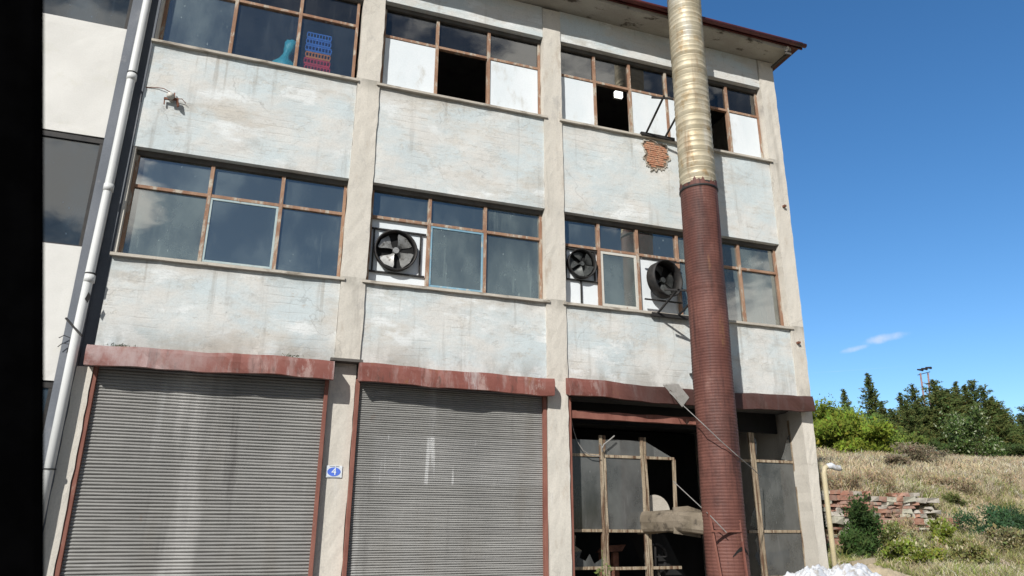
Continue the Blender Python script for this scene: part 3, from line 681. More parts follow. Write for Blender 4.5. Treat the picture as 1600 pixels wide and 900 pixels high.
# ================================================================== FANS
def fan(c, r, blades, label, blade_mat, yaw=0., tube_len=.10, bars=None, start=.3):
    t = thing('exhaust_fan', label, 'fan', (c[0], c[1], c[2]-r), 'exhaust fans mounted in the middle floor windows')
    C_ = Vector(c); Rm = Matrix.Rotation(yaw, 3, 'Z')
    def W(v): return tuple(C_ + Rm @ Vector(v))
    seg = 40; vs = []; fs = []
    prof = ((r*.99, .0), (r*1.0, -tube_len*.5), (r*1.02, -tube_len), (r*.95, -tube_len*1.02), (r*.92, -tube_len*.5), (r*.9, .01))
    for rad, y in prof:
        for q in range(seg):
            a = 2*math.pi*q/seg; vs.append(W((rad*math.cos(a), y, rad*math.sin(a))))
    n = len(prof)
    for i in range(n):
        for q in range(seg): q2 = (q+1) % seg; fs.append((i*seg+q, i*seg+q2, ((i+1)%n)*seg+q2, ((i+1)%n)*seg+q))
    MB().add(vs, fs).build('housing', MAT['steel_black'], t, smooth=True)
    bk = [W((r*.93*math.cos(2*math.pi*q/seg), .012, r*.93*math.sin(2*math.pi*q/seg))) for q in range(seg)]
    MB().add(bk, [tuple(range(seg))]).build('back_plate', MAT['dark'], t)
    for b in range(blades):
        a0 = start+2*math.pi*b/blades; vs = []; fs = []; m_ = 5
        for i in range(m_+1):
            rad = r*(.14+.72*i/m_); wdt = math.radians(17+21*min(1, i/m_*1.3)*(1-.25*(i/m_)**2))
            for s_ in (-1, 0, 1):
                a = a0+s_*wdt*(.9 if i else 1.2); vs.append(W((rad*math.cos(a), -.035-.028*s_+.006*abs(s_), rad*math.sin(a))))
        for i in range(m_):
            for q in range(2): fs.append((i*3+q, i*3+q+1, i*3+4+q, i*3+3+q))
        MB().add(vs, fs).build('blade', blade_mat, t, smooth=True)
    h = MB(); h.tube([W((0,-.075,0)), W((0,-.01,0))], r*.15, 14); h.build('hub', blade_mat, t)
    if bars:
        for (x0, z0, x1, z1) in bars:
            g = MB(); g.bar((x0, c[1]-.005, z0), (x1, c[1]-.005, z1), .024, .024, up=(0,1,0)); g.build('mounting_bar', MAT['steel_black'], t)
    return t
fan((1.70,.145,5.40), .325, 4, 'large exhaust fan with four pale grey blades on a white panel, largest of the three', MAT['fan_blade'],
    bars=((1.30,5.745,2.17,5.745),(1.30,5.045,2.17,5.045),(2.09,5.06,2.09,5.73),(1.36,5.06,1.36,5.73)), start=.95)
fan((4.83,.145,5.58), .255, 5, 'small dark exhaust fan above a white panel, left of the white framed pane', MAT['fan_dark'],
    bars=((4.52,5.845,5.14,5.845),(4.52,5.30,5.14,5.30),(5.09,5.31,5.09,5.83),(4.56,5.31,4.56,5.83),(4.83,4.89,4.83,5.29)), start=.6)
fan((6.28,.02,5.42), .325, 4, 'black exhaust fan in a deep drum bulging out beside the red flue', MAT['fan_dark'], yaw=.22, tube_len=.20,
    bars=((5.95,5.80,6.68,5.80),(5.95,5.06,6.68,5.06)), start=.2)

# ================================================================== INSIDE THE WINDOWS: crates, lamp, covers
cols = [('blue',(.08,.26,.80)),('blue',(.06,.2,.66)),('blue',(.08,.26,.8)),('orange',(.85,.30,.08)),('red',(.80,.05,.08)),('red',(.80,.05,.08)),('blue',(.08,.26,.8))]
zz = 9.10
names = ['topmost blue plastic crate of the stack behind the top left window','blue plastic crate just under the topmost one of the window stack','blue plastic crate directly above the orange one in the window stack','orange plastic crate above the red ones in the window stack',
         'red plastic crate just under the orange one in the window stack','red plastic crate resting on the blue one in the window stack','lowest visible blue plastic crate of the window stack']
for i, (nm, c_) in enumerate(cols):
    z1 = zz-.125*i; t = MB(); x0, x1 = .06+random.uniform(-.015,.015), .46+random.uniform(-.015,.015); y0, y1 = .22, .56
    hh = .118
    t.box(x0, x1, y0, y0+.012, z1-hh, z1-.085); t.box(x0, x1, y0, y0+.012, z1-.022, z1)
    for q in range(9):
        xx = x0+(x1-x0)*q/8; t.box(xx-.008, xx+.008, y0+.001, y0+.011, z1-.085, z1-.022)
    t.box(x0, x1, y1-.01, y1, z1-hh, z1-.02); t.box(x0, x0+.01, y0+.012, y1-.01, z1-hh, z1-.004); t.box(x1-.01, x1, y0+.012, y1-.01, z1-hh, z1-.004); t.box(x0+.01, x1-.01, y0+.012, y1-.01, z1-hh, z1-hh+.01)
    key = 'crate_'+nm
    if key not in MAT: MAT[key] = solid(key, c_, .45)
    tag(t.build('crate', MAT[key]), names[i], 'crate', 'plastic crates stacked behind the top left window')
# bench under the crates keeps them up
t = MB(); t.box(-.6, .8, .20, 1.0, 8.10, 8.15)
for xx in (-.58, .75):
    for yy in (.34, .95): t.box(xx, xx+.04, yy, yy+.04, 7.05, 8.10)
tag(t.build('workbench', MAT['interior']), 'low grey workbench inside the top left window carrying the crates', 'table')
t = MB(); t.box(.06, .46, .22, .56, 8.152, 8.225); tag(t.build('crate', MAT['crate_blue']), 'bottom blue crate standing on the bench under the stack', 'crate')
# cyan bagged article
t = MB(); vs = []; fs = []; n = 9; m_ = 14
for j in range(n+1):
    f_ = j/n; zc = 8.27+.62*f_; r_ = .13*(1-.5*f_)*(1+.45*math.sin(f_*9))
    for q in range(m_):
        a = 2*math.pi*q/m_; rr_ = r_*(1+.25*math.sin(q*2.3+j)); vs.append((-.20+rr_*math.cos(a)-.05*math.sin(f_*5), .28+rr_*math.sin(a)*.6, zc))
for j in range(n):
    for q in range(m_): q2 = (q+1) % m_; fs.append((j*m_+q, j*m_+q2, (j+1)*m_+q2, (j+1)*m_+q))
fs += [tuple(range(m_))[::-1], tuple(range(n*m_, (n+1)*m_))]
tag(t.add(vs, fs).build('plastic_bag', MAT['mesh_cyan'], smooth=True), 'crumpled cyan plastic bag leaning inside the top left window', 'bag')
t = MB(); t.box(5.90, 6.04, .60, 1.2, 9.50, 9.53); m, nt = newmat('lamp_glow'); k = N(nt); e = k.n('ShaderNodeEmission'); e.inputs[0].default_value = (1,.98,.92,1); e.inputs[1].default_value = 2.4
o_ = k.n('ShaderNodeOutputMaterial'); k.l(e.outputs[0], o_.inputs[0])
lt = thing('ceiling_lamp', 'small lit square lamp glowing in the open dark light of the wide top window', 'lamp', (5.97,.62,9.42))
MB().box(5.90,6.06,.60,.66,9.40,9.52).build('diffuser', m, lt); MB().box(5.89,6.07,.655,.70,9.39,9.53).build('casing', MAT['lamp_white'], lt); MB().bar((5.98,.68,9.53),(5.98,.68,9.99),.01).build('stem', MAT['cable_dark'], lt)
for xx, lb in ((2.42, 'left white bar lying on the sill of the open top light'), (2.80, 'right white bar lying on the sill of the open top light')):
    t = MB(); t.box(xx, xx+.20, .10, .13, 8.268, 8.29); t.box(xx+.02, xx+.05, .11, .15, 8.29, 8.31)
    tag(t.build('metal_bar', MAT['lamp_white']), lb, 'bar', 'white bars on the top floor sill')

# ================================================================== SMALL FACADE FITTINGS
p0 = aty(268,155,-.02)
t = thing('broken_wall_lamp', 'broken white lamp stub with loose wires on the upper left wall', 'lamp', p0)
h = MB(); h.tube([p0+Vector((0,.02,0)), p0+Vector((0,-.08,.01)), p0+Vector((0,-.12,-.02))], [.045,.04,.055], 12); h.build('socket', MAT['lamp_white'], t, smooth=True)
h = MB(); h.bar(p0+Vector((-.09,-.04,-.03)), p0+Vector((.10,-.06,-.02)), .03, .03); h.bar(p0+Vector((.08,-.06,-.02)), p0+Vector((.11,-.05,-.13)), .05, .02); h.bar(p0+Vector((-.085,-.03,-.02)), p0+Vector((-.08,-.03,-.12)), .015, .015)
h.bar(p0+Vector((.04,-.03,.02)), p0+Vector((.03,-.02,.10)), .015, .015); h.build('bracket', MAT['rust'], t)
h = MB(); h.tube([p0+Vector((.02,0,.09)), p0+Vector((-.12,-.02,.14)), p0+Vector((-.22,0,.15)), p0+Vector((-.36,.015,.13))], .006, 5); h.tube([p0+Vector((.03,-.02,0)), p0+Vector((.14,-.04,.01)), p0+Vector((.2,-.02,-.04))], .006, 5)
h.build('wire', MAT['rust'], t)
# house number plate
m, nt = newmat('plate_enamel'); 
t = thing('number_plate', 'small white number plate with a blue oval and digit 4 on the pilaster', 'sign', (1.035,.085,2.01))
MB().box(.925, 1.145, .085, .093, 2.005, 2.165).build('plate', solid('white_enamel', (.62,.66,.70), .3), t, bevel=.004)
ov = MB(); ov.poly([(1.035+.088*math.cos(a*math.pi/16), .082, 2.083+.058*math.sin(a*math.pi/16)) for a in range(32)], (0,.0025,0)); ov.build('oval', solid('blue_enamel', (.09,.17,.62), .3), t)
def textobj(s, size, loc, mat, parent, name):
    cu = bpy.data.curves.new(name, 'FONT'); cu.body = s; cu.size = size; cu.extrude = .001; cu.align_x = 'CENTER'; cu.align_y = 'CENTER'; cu.offset = .0
    o = bpy.data.objects.new(name, cu); COL.objects.link(o); o.rotation_euler = (R(90),0,0)
    dg = bpy.context.evaluated_depsgraph_get(); me = bpy.data.meshes.new_from_object(o.evaluated_get(dg)); COL.objects.unlink(o); bpy.data.objects.remove(o)
    q = bpy.data.objects.new(name, me); COL.objects.link(q); q.rotation_euler = (R(90),0,0); me.materials.clear(); me.materials.append(mat); place(q, loc, parent); return q
textobj('4', .135, (1.035,.0795,2.083), solid('white_digit', (.75,.80,.80), .3), t, 'digit')
for a_ in ((.975,1.045,.083,.0845,2.150,2.157),(1.055,1.10,.083,.0845,2.150,2.157),(.95,1.12,.083,.0845,2.012,2.016)): MB().box(*a_).build('border_line', MAT['grey_strip'], t)
# rods and tangled wire at the party wall
t = MB(); a = aty(103,497,-.1); b = aty(128,525,-.25); t.bar(a, b, .022, .022)
c1 = aty(90,530,-.05); pts = [aty(x_, y_, -.08) for x_, y_ in ((92,528),(100,524),(110,528),(108,540),(104,552),(110,538),(98,536),(90,542))]
t.tube(pts, .006, 5); tag(t.build('iron_rod', MAT['steel_black']), 'black iron rod with tangled wire sticking out beside the white downpipe', 'rod')
# cables: two guy wires from the flue over the workshop bay, one hanging wire
g = MB(); g.tube([aty(1045,612,-.2), aty(1070,636,-.75), aty(1100,664,-1.25), aty(1125,688,-1.30), aty(1152,712,-1.27), aty(1178,734,-.6), (8.0,.1,2.2)], .007, 6)
tag(g.build('guy_wire', MAT['cable']), 'upper slanting wire crossing in front of the red flue', 'wire')
g = MB(); g.tube([aty(1052,752,.1), aty(1098,795,-.6), aty(1110,806,-1.25), aty(1135,832,-1.30)], .007, 6); tag(g.build('guy_wire', MAT['cable']), 'lower slanting grey wire ending at the flue foot frame', 'wire')
g = MB(); g.tube([aty(*p, .24) for p in ((893,655),(896,672),(902,690),(911,704),(922,711),(938,713))], .007, 6); g.tube([aty(*p, .22) for p in ((941,700),(944,694),(952,688),(960,681))], .012, 6); g.tube([aty(*p, .22) for p in ((941,706),(940,697),(937,693))], .009, 6)
tag(g.build('loose_wire', MAT['cable']), 'loose looping grey wire hanging from the beam in the workshop window', 'wire')
# shadow-casting hook near canopy (small stub on wall)
g = MB(); g.bar((6.72,.0,3.82),(6.70,-.10,3.80),.03,.03); tag(g.build('wall_stub', MAT['steel_black']), 'small dark iron stub on the wall left of the red flue', 'stub')
g = MB(); q = aty(1224,323,-.03); g.bar(q+Vector((0,.02,0)), q+Vector((.0,-.06,0)), .05, .035); tag(g.build('wall_hook', MAT['rust']), 'upper small rusty anchor on the corner pilaster', 'anchor', 'rusty anchors on the corner pilaster')
g = MB(); q = aty(1246,536,-.03); g.bar(q+Vector((0,.02,0)), q+Vector((.0,-.06,0)), .05, .035); tag(g.build('wall_hook', MAT['rust']), 'lower small rusty anchor on the corner pilaster', 'anchor', 'rusty anchors on the corner pilaster')
# scraps inside the workshop
t = MB(); t.poly([(5.35,.9,1.0),(5.75,.85,1.02),(5.85,.9,1.12),(5.5,.9,1.10)], (0,.12,0)); t.box(5.4,5.5,.92,1.0,.03,1.0); t.box(5.62,5.72,.92,1.0,.03,1.0); tag(t.build('wooden_bench', MAT['rust']), 'small reddish wooden bench top inside the lower workshop window', 'bench')
t = MB(); t.tube([(6.20,.50,1.62),(6.20,.80,1.62)], .27, 28); t.box(6.1,6.25,.55,.75,.03,1.42); tag(t.build('machine_drum', MAT['sill']), 'pale rounded machine drum behind the missing workshop pane', 'machine')
t = MB(); t.poly([(5.95,.5,1.3),(6.35,.5,1.28),(7.0,.5,.03),(6.55,.5,.03)], (0,.5,0)); tag(t.build('machine_hopper', MAT['dark']), 'black sloping machine chute under the inlet duct', 'machine')
t = MB()
for i in range(14):
    a0 = R(i*24); a1 = R(i*24+20); t.bar((6.10+.19*math.cos(a0),.40,.95+.19*math.sin(a0)), (6.10+.19*math.cos(a1),.40,.95+.19*math.sin(a1)), .03, .03)
t.bar((6.1,.40,.95),(6.28,.40,.95),.02); t.box(6.07,6.13,.42,.5,.03,.8); t.bar((6.1,.43,.8),(6.1,.41,1.1),.03)
tag(t.build('hand_wheel', MAT['steel_black']), 'black hand wheel of a machine at the bottom of the workshop window', 'wheel')

# ================================================================== NEIGHBOUR BUILDING
nb = thing('neighbour_building', 'adjoining white rendered building with dark flush windows and a grey edge strip at far left', 'building', (-6, 6, 0))
XN = -2.455
for z0, z1 in ((0, .3), (3.08, 4.87), (6.50, 8.31), (9.9, 10.8)):
    mb = MB(); wall_grid(mb, -12, XN, z0, z1, 0, .28); mb.build('wall', MAT['white_wall'], nb)
mb = MB(); mb.box(-12, XN, 11.8, 12, 0, 10.8); mb.build('wall', MAT['interior'], nb); MB().box(-12.2, -12.003, 0, 12, 0, 10.8).build('wall', MAT['interior'], nb); MB().box(XN-.1, XN-.01, .9, 11.8, 0, 10.8).build('wall', MAT['interior'], nb)
pl = MB(); wall_grid(pl, XN+.002, -2.245, 0, 10.53, -.02, .3); pl.build('edge_pilaster', MAT['grey_strip'], nb); MB().box(-2.244, -2.092, .10, .3, 0, 10.53).build('joint_strip', MAT['grey_strip'], nb)
for z0, z1 in ((.3, 3.08), (4.87, 6.50), (8.31, 9.9)):
    f = MB(); f.box(-12, XN-.002, .02, .09, z1-.09, z1); f.box(XN-.05, XN-.002, .025, .085, z0, z1-.09); f.box(-12, XN-.05, .03, .08, z0, z0+.025)
    for xx in (-4.9, -7.4, -9.8): f.box(xx-.025, xx+.025, .026, .084, z0+.025, z1-.09)
    wn = f.build('window', MAT['steel_black'], nb, bevel=.003)
    last = XN-.05
    for xx in (-4.9, -7.4, -9.8, -12.02):
        MB().box(xx+.025, last, .05, .056, z0+.025, z1-.09).build('pane', MAT['glass_neigh'], wn); last = xx-.025
# downpipe
dp = MB(); yd = -.13; xd = -2.275
pts = [(xd+.045,yd,10.5),(xd+.035,yd,8.9),(xd+.02,yd,6.0),(xd-.01,yd,3.6),(xd-.02,yd,0.02)]
dp.tube(pts, .056, 18); dpo = dp.build('downpipe', MAT['drain'], nb, smooth=True); lab(dpo, 'white plastic downpipe running down the joint between the two buildings')
for z in (7.45, 4.40, 5.70):
    cl_ = MB(); cl_.tube([(xd+.02*((z-3)/3),yd,z-.05),(xd+.02*((z-3)/3),yd,z+.05)], .064, 18); cl_.build('coupling', MAT['drain'], dpo, smooth=True)
for z in (7.51, 4.46, 2.0):
    cl_ = MB(); cl_.tube([(xd+.02*((z-3)/3),yd,z),(xd+.02*((z-3)/3),yd,z+.014)], .067, 18); cl_.bar((xd,yd+.05,z+.007),(xd,0,z+.007),.03,.015); cl_.build('pipe_clip', MAT['steel_black'], dpo)
hk = MB(); q = aty(137,465,-.19); hk.poly([q+Vector((0,0,.08)), q+Vector((.03,0,.02)), q+Vector((.01,0,-.07)), q+Vector((-.03,0,-.02))], (0,.004,0)); hk.build('hole', MAT['dark'], dpo)

# ================================================================== TERRAIN
def sm(t): t = np.clip(t, 0, 1); return t*t*(3-2*t)
def H(x, y):
    x = np.asarray(x, float); y = np.asarray(y, float)
    low = np.interp(y, [-5, -2.5, 0, 2.5, 4], [0, .28, .52, .98, 1.05]) + .015*np.clip(x-9.3, 0, 12)*sm((y+5)/3)
    high = np.interp(y, [2.4, 3, 6, 10, 15, 20, 26, 60, 120], [1.98, 2.06, 2.85, 3.62, 4.42, 5.12, 5.45, 5.6, 5.6])
    yw = 2.55 + .12*np.clip(x-11, 0, 4); wdt = .10 + .75*np.clip(x-13.6, 0, 4)
    s = sm((y-yw+wdt*.5)/(wdt+.01))
    h = low*(1-s)+high*s
    right = sm((x-9.0)/.5); h = h*right
    n_ = .06*np.sin(x*1.3+y*.7)+.05*np.sin(x*.5-y*1.1)+.03*np.sin(x*2.9+y*2.3)
    h = h+n_*right*sm((y+4)/3)*.7
    h = np.where(y > 12.5, np.interp(y, [12.5, 60, 120], [1, 1, 1])*np.maximum(h, np.where(x < 9.4, high*sm((y-12.5)/6), h)), h)
    far = sm((np.hypot(x, y)-150)/150); return h*(1-far)-.5*far
def axis(parts):
    out = []
    for a, b, s in parts: out += list(np.arange(a, b, s))
    out.append(parts[-1][1]); return np.array(out)
xs = axis([(-900,-60,60),(-60,8,4),(8,9,.25),(9,20,.11),(20,46,.5),(46,100,4),(100,900,60)])
ys = axis([(-900,-60,60),(-60,-6,4),(-6,-1,.4),(-1,7,.10),(7,30,.4),(30,90,4),(90,900,60)])
X, Y = np.meshgrid(xs, ys); Z = H(X, Y) + np.where((X > 9.4) & (X < 46) & (Y > -3) & (Y < 30), rng.normal(0, .012, X.shape), 0)
nx, ny = len(xs), len(ys)
me = bpy.data.meshes.new('terrain'); V_ = np.stack([X, Y, Z], -1).reshape(-1, 3)
idx = np.arange(nx*ny).reshape(ny, nx); Fq = np.stack([idx[:-1,:-1], idx[:-1,1:], idx[1:,1:], idx[1:,:-1]], -1).reshape(-1, 4)
def fastmesh(me, V, F):
    k_ = F.shape[1]; me.vertices.add(len(V)); me.vertices.foreach_set('co', V.astype(np.float32).ravel())
    me.loops.add(F.size); me.loops.foreach_set('vertex_index', F.astype(np.int32).ravel())
    me.polygons.add(len(F)); me.polygons.foreach_set('loop_start', (np.arange(len(F))*k_).astype(np.int32)); me.polygons.foreach_set('loop_total', np.full(len(F), k_, np.int32))
    me.update(calc_edges=True)
fastmesh(me, V_, Fq)
m, nt = newmat('dry_soil'); k = N(nt)
c = k.mix(k.ramp(k.noise(.6, 8, .65), .35, .65), (.58,.47,.32), (.45,.36,.235))
c = k.mix(k.ramp(k.noise(2.2, 8, .7, (1,1,1), (4,4,4)), .55, .7), c, (.26,.25,.12))
c = k.mix(k.ramp(k.noise(5.2, 8, .7, (1,1,1), (14,4,4)), .6, .7), c, (.40,.32,.22))
k.out(c, .97, 0, k.noise(9, 8, .7), .8, .05, .1); me.materials.append(m)
for p in me.polygons: p.use_smooth = True
o = bpy.data.objects.new('ground', me); COL.objects.link(o); tag(o, 'dry earth rising to a bank beside the factory', 'ground', kind='structure')
t = MB(); t.add([(-300,-34,.012),(300,-34,.012),(300,-6.2,.012),(-300,-6.2,.012)], [(0,1,2,3)]); tag(t.build('road', MAT['asphalt']), 'asphalt road in front of the buildings', 'road', kind='structure')  # unseen part of the road widened to cut light bounced onto the facade
t = MB(); t.box(-40, 8.6, -6.2, -.3, -.1, .13); tag(t.build('pavement', MAT['paving'], bevel=.01), 'concrete pavement along the shutters', 'pavement', kind='structure')

# ================================================================== VEGETATION
def vegmat(name, rough=.8, trans=.38, soft=.6):
    m, nt = newmat(name); k = N(nt); g_ = k.n('ShaderNodeNewGeometry'); v1 = k.n('ShaderNodeVectorMath'); v1.operation = 'SCALE'; v1.inputs['Scale'].default_value = soft; k.l(g_.outputs['Normal'], v1.inputs[0])
    v2 = k.n('ShaderNodeVectorMath'); v2.operation = 'ADD'; k.l(v1.outputs[0], v2.inputs[0]); v2.inputs[1].default_value = (0,-.35,.9); v3 = k.n('ShaderNodeVectorMath'); v3.operation = 'NORMALIZE'; k.l(v2.outputs[0], v3.inputs[0])
    a = k.n('ShaderNodeAttribute'); a.attribute_name = 'tint'
    d = k.n('ShaderNodeBsdfPrincipled'); d.inputs['Roughness'].default_value = rough; d.inputs['Specular IOR Level'].default_value = .15
    tr = k.n('ShaderNodeBsdfTranslucent'); mx = k.n('ShaderNodeMixShader'); mx.inputs[0].default_value = trans; o = k.n('ShaderNodeOutputMaterial')
    k.l(v3.outputs[0], d.inputs['Normal']); k.l(a.outputs['Color'], d.inputs['Base Color']); k.l(a.outputs['Color'], tr.inputs[0]); k.l(d.outputs[0], mx.inputs[1]); k.l(tr.outputs[0], mx.inputs[2]); k.l(mx.outputs[0], o.inputs[0]); return m
MAT['leaf'] = vegmat('leaf_tint', soft=1.6); MAT['straw'] = vegmat('straw_tint', .9, .38)
def leafmesh(name, P, D, S, W, C, mat, parent=None, origin=(0,0,0), Nrm=None):
    """P centres, D unit long axes, S lengths, W widths, C colours -> pointed leaf quads"""
    n = len(P); rnd = rng.normal(size=(n,3)) if Nrm is None else Nrm
    side = np.cross(D, rnd); side /= (np.linalg.norm(side, axis=1, keepdims=True)+1e-9)
    a = P-D*S[:,None]*.5; b = P+D*S[:,None]*.5; q = P-D*S[:,None]*.08
    V = np.stack([a, q+side*W[:,None]*.5, b, q-side*W[:,None]*.5], 1).reshape(-1, 3)-np.array(origin)
    F = np.arange(4*n).reshape(n, 4); me = bpy.data.meshes.new(name); fastmesh(me, V, F)
    at = me.attributes.new('tint', 'FLOAT_COLOR', 'POINT'); cc = np.concatenate([np.repeat(C, 4, 0), np.ones((4*n,1))], 1)
    at.data.foreach_set('color', cc.astype(np.float32).ravel()); me.materials.append(mat)
    o = bpy.data.objects.new(name, me); COL.objects.link(o); place(o, tuple(origin), parent); return o
def unit(v): return v/(np.linalg.norm(v, axis=1, keepdims=True)+1e-9)
def jit(base, n, s=.25):
    c = np.array(base)[None]*(1+rng.normal(0, s, (n,1)))*(1+rng.normal(0, s*.3, (n,3))); return np.clip(c, .004, .9)
def conifer(x, y, h, r, label, dens=1.0, base=(.038,.062,.022), tops=1, cat='tree', group='conifers along the field edge'):
    z0 = float(H(x, y))-.1; t = thing('conifer_tree', label, cat, (x, y, z0), group)
    tr = MB(); lean_ = random.uniform(-.03,.03)*h
    tr.tube([(x,y,z0),(x+lean_*.4,y,z0+h*.5),(x+lean_,y,z0+h*.97)], [.05*h**.6,.03*h**.6,.008], 7)
    P=[];D=[];S=[];C=[]
    leaders = [(0,0,1.0)]+[(random.uniform(-.6,.6)*r, random.uniform(-.5,.5)*r, random.uniform(.6,.9)) for _ in range(tops+1 if tops > 1 else 0)]
    for (lx, ly, lh) in leaders:
        hh = h*lh; nl = int(hh/.15)
        for i in range(nl):
            f = (i+.5)/nl; zc = hh*(.04+.96*f); rad = r*(1 if tops == 1 else .78)*((1-f)**.74*1.0+.03)*(1+.25*math.sin(i*1.7+x))
            nb_ = max(5, int(11*(1-f)+5))
            for b in range(nb_):
                if random.random() < .10: continue
                a = random.uniform(0, 6.283); L = rad*random.uniform(.5, 1.22); up = .25+.5*f
                m_ = max(3, int(L/.055*dens)+2)
                s = (np.arange(m_)+rng.random(m_))/m_
                px = x+lx+lean_*f+np.cos(a)*L*s; py = y+ly+np.sin(a)*L*s; pz = z0+zc+L*s*up-.22*L*s*s+rng.normal(0,.03,m_)
                for _k in range(3):
                    P.append(np.stack([px+rng.normal(0,.05,m_), py+rng.normal(0,.05,m_), pz+rng.normal(0,.045,m_)], 1))
                    d = np.stack([np.full(m_, np.cos(a))+rng.normal(0,.7,m_), np.full(m_, np.sin(a))+rng.normal(0,.7,m_), .35+rng.normal(0,.4,m_)], 1)
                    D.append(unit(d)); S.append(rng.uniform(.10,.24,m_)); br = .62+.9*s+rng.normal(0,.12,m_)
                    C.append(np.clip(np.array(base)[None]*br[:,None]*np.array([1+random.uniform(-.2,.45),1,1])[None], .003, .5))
                if b == 0 and f < .85: tr.tube([(x+lx*.3,y+ly*.3,z0+zc*.96),(x+lx+np.cos(a)*L*.8, y+ly+np.sin(a)*L*.8, z0+zc+L*.3)], [.02,.006], 4)
    P=np.concatenate(P);D=np.concatenate(D);S=np.concatenate(S);C=np.concatenate(C)
    tr.build('trunk', MAT['bark'], t)
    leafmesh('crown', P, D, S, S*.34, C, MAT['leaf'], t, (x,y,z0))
    return t
def bush(x, y, h, r, label, base, n=5000, leaf=(.07,.13), name='shrub', cat='shrub', group=None, lobes=7, wratio=.5, up=.3, zoff=-.05, flat=1., stems=True, tip=None, lift=.12):
    z0 = float(H(x, y))+zoff; t = thing(name, label, cat, (x, y, z0), group)
    P=[];C=[];D=[]; st = MB()
    for i in range(lobes):
        a = random.uniform(0, 6.283); q = r*math.sqrt(random.random())*.75; cz = h*random.uniform(lift+.12, .80); rl = r*random.uniform(.28,.50); hl = h*random.uniform(.16,.30)
        cx_, cy_ = x+q*math.cos(a), y+q*math.sin(a)*flat
        if i == 0: cz = h*.80; hl = h*.22
        m_ = n//lobes; v = unit(rng.normal(size=(m_,3))); rad = rng.random(m_)**.45
        wob = 1+.45*np.sin(v[:,0]*6+i)*np.cos(v[:,2]*5+i*2)+.25*np.sin(v[:,1]*13+i*3)*np.sin(v[:,2]*11+i)
        p = np.array([cx_,cy_,z0+cz])+v*(rad*wob)[:,None]*np.array([rl,rl*flat,hl])
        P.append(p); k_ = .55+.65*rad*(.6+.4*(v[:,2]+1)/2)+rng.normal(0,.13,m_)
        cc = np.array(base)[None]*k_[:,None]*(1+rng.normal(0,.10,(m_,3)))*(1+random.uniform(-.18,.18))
        if tip is not None:
            tm = (rng.random(m_) < .16*(rad > .75))[:,None]; cc = np.where(tm, np.array(tip)[None]*(1+rng.normal(0,.12,(m_,1))), cc)
        C.append(np.clip(cc,.004,.7)); D.append(unit(v*.7+rng.normal(0,.6,(m_,3))+np.array([0,0,up])))
        st.tube([(x+random.uniform(-.1,.1)*r,y,z0),(x+(cx_-x)*.5,y+(cy_-y)*.5,z0+cz*.55),(cx_,cy_,z0+cz)], [.018*h**.5,.012,.004], 5)
        for _ in range(5):
            vv = unit(rng.normal(size=(1,3)))[0]; st.tube([(cx_,cy_,z0+cz),(cx_+vv[0]*rl*.9,cy_+vv[1]*rl*.9,z0+cz+abs(vv[2])*hl)], [.005,.002], 4)
    P=np.concatenate(P);C=np.concatenate(C);D=np.concatenate(D)
    gz = H(P[:,0],P[:,1]); P[:,2] = np.maximum(P[:,2], gz+.02)
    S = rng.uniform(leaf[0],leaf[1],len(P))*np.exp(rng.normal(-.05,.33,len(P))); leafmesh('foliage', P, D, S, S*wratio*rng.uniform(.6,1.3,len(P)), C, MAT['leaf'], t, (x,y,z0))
    if stems: st.build('stems', MAT['bark'], t)
    return t
def at_top(px, py, Yd):
    p = aty(px, py, Yd); return p.x, p.z
# conifers: pixel of the tip, depth
trees = [ (1319,609,25,.75,1,'slim dark conifer left of the tallest spire', 1.), (1357,584,27,1.25,1,'pointed spruce with the tallest spire left of the floodlight mast',1.),
 (1392,640,24,1.5,2,'low dark conifer between the tallest spire and the floodlight mast',.8), (1407,615,26,1.0,2,'thin topped conifer just left of the floodlight mast',.9),
 (1427,602,25,1.6,3,'broad conifer overlapping the left foot of the floodlight mast',.8), (1458,594,24,1.7,3,'bushy dark conifer right of the floodlight mast',.8),
 (1491,597,25,1.25,2,'conifer with a feathery double tip between two broad ones',.9), (1520,595,24,1.9,3,'largest broad conifer with a spiky crown at right',.8),
 (1548,622,23,1.6,2,'conifer leaning into the gap at the right',.8), (1605,634,24,1.6,2,'blue green conifer at the right picture edge',.8), (1640,610,26,2.0,3,'conifer standing beyond the right edge of the row',.6),
 (1578,672,24,1.4,2,'low dark conifer filling the dip before the last tree',.8),
 (1376,628,23,.95,1,'young conifer leaning on the right side of the tallest spire',1.), (1474,608,23,1.0,1,'narrow conifer between the bushy and the feathery ones',1.), (1505,603,23,1.0,1,'narrow conifer left of the largest broad one',1.),
 (1536,606,23,1.0,1,'narrow conifer right of the largest broad one',1.), (1562,640,23,1.2,1,'short conifer right of the leaning one',1.), (1592,648,23,1.1,1,'short bluish conifer before the picture edge',1.), (1415,630,23,1.0,1,'short pointed conifer below the left foot of the mast',1.)]
for (px, py, yy, r_, tp, lb, dn) in trees:
    x_, zt = at_top(px, py, yy); conifer(x_, yy, zt-float(H(x_,yy))+.1, r_*(1.0 if tp == 1 else 1.45), lb, dn, tops=tp, base=(.075,.105,.032) if px < 1590 else (.06,.09,.05))
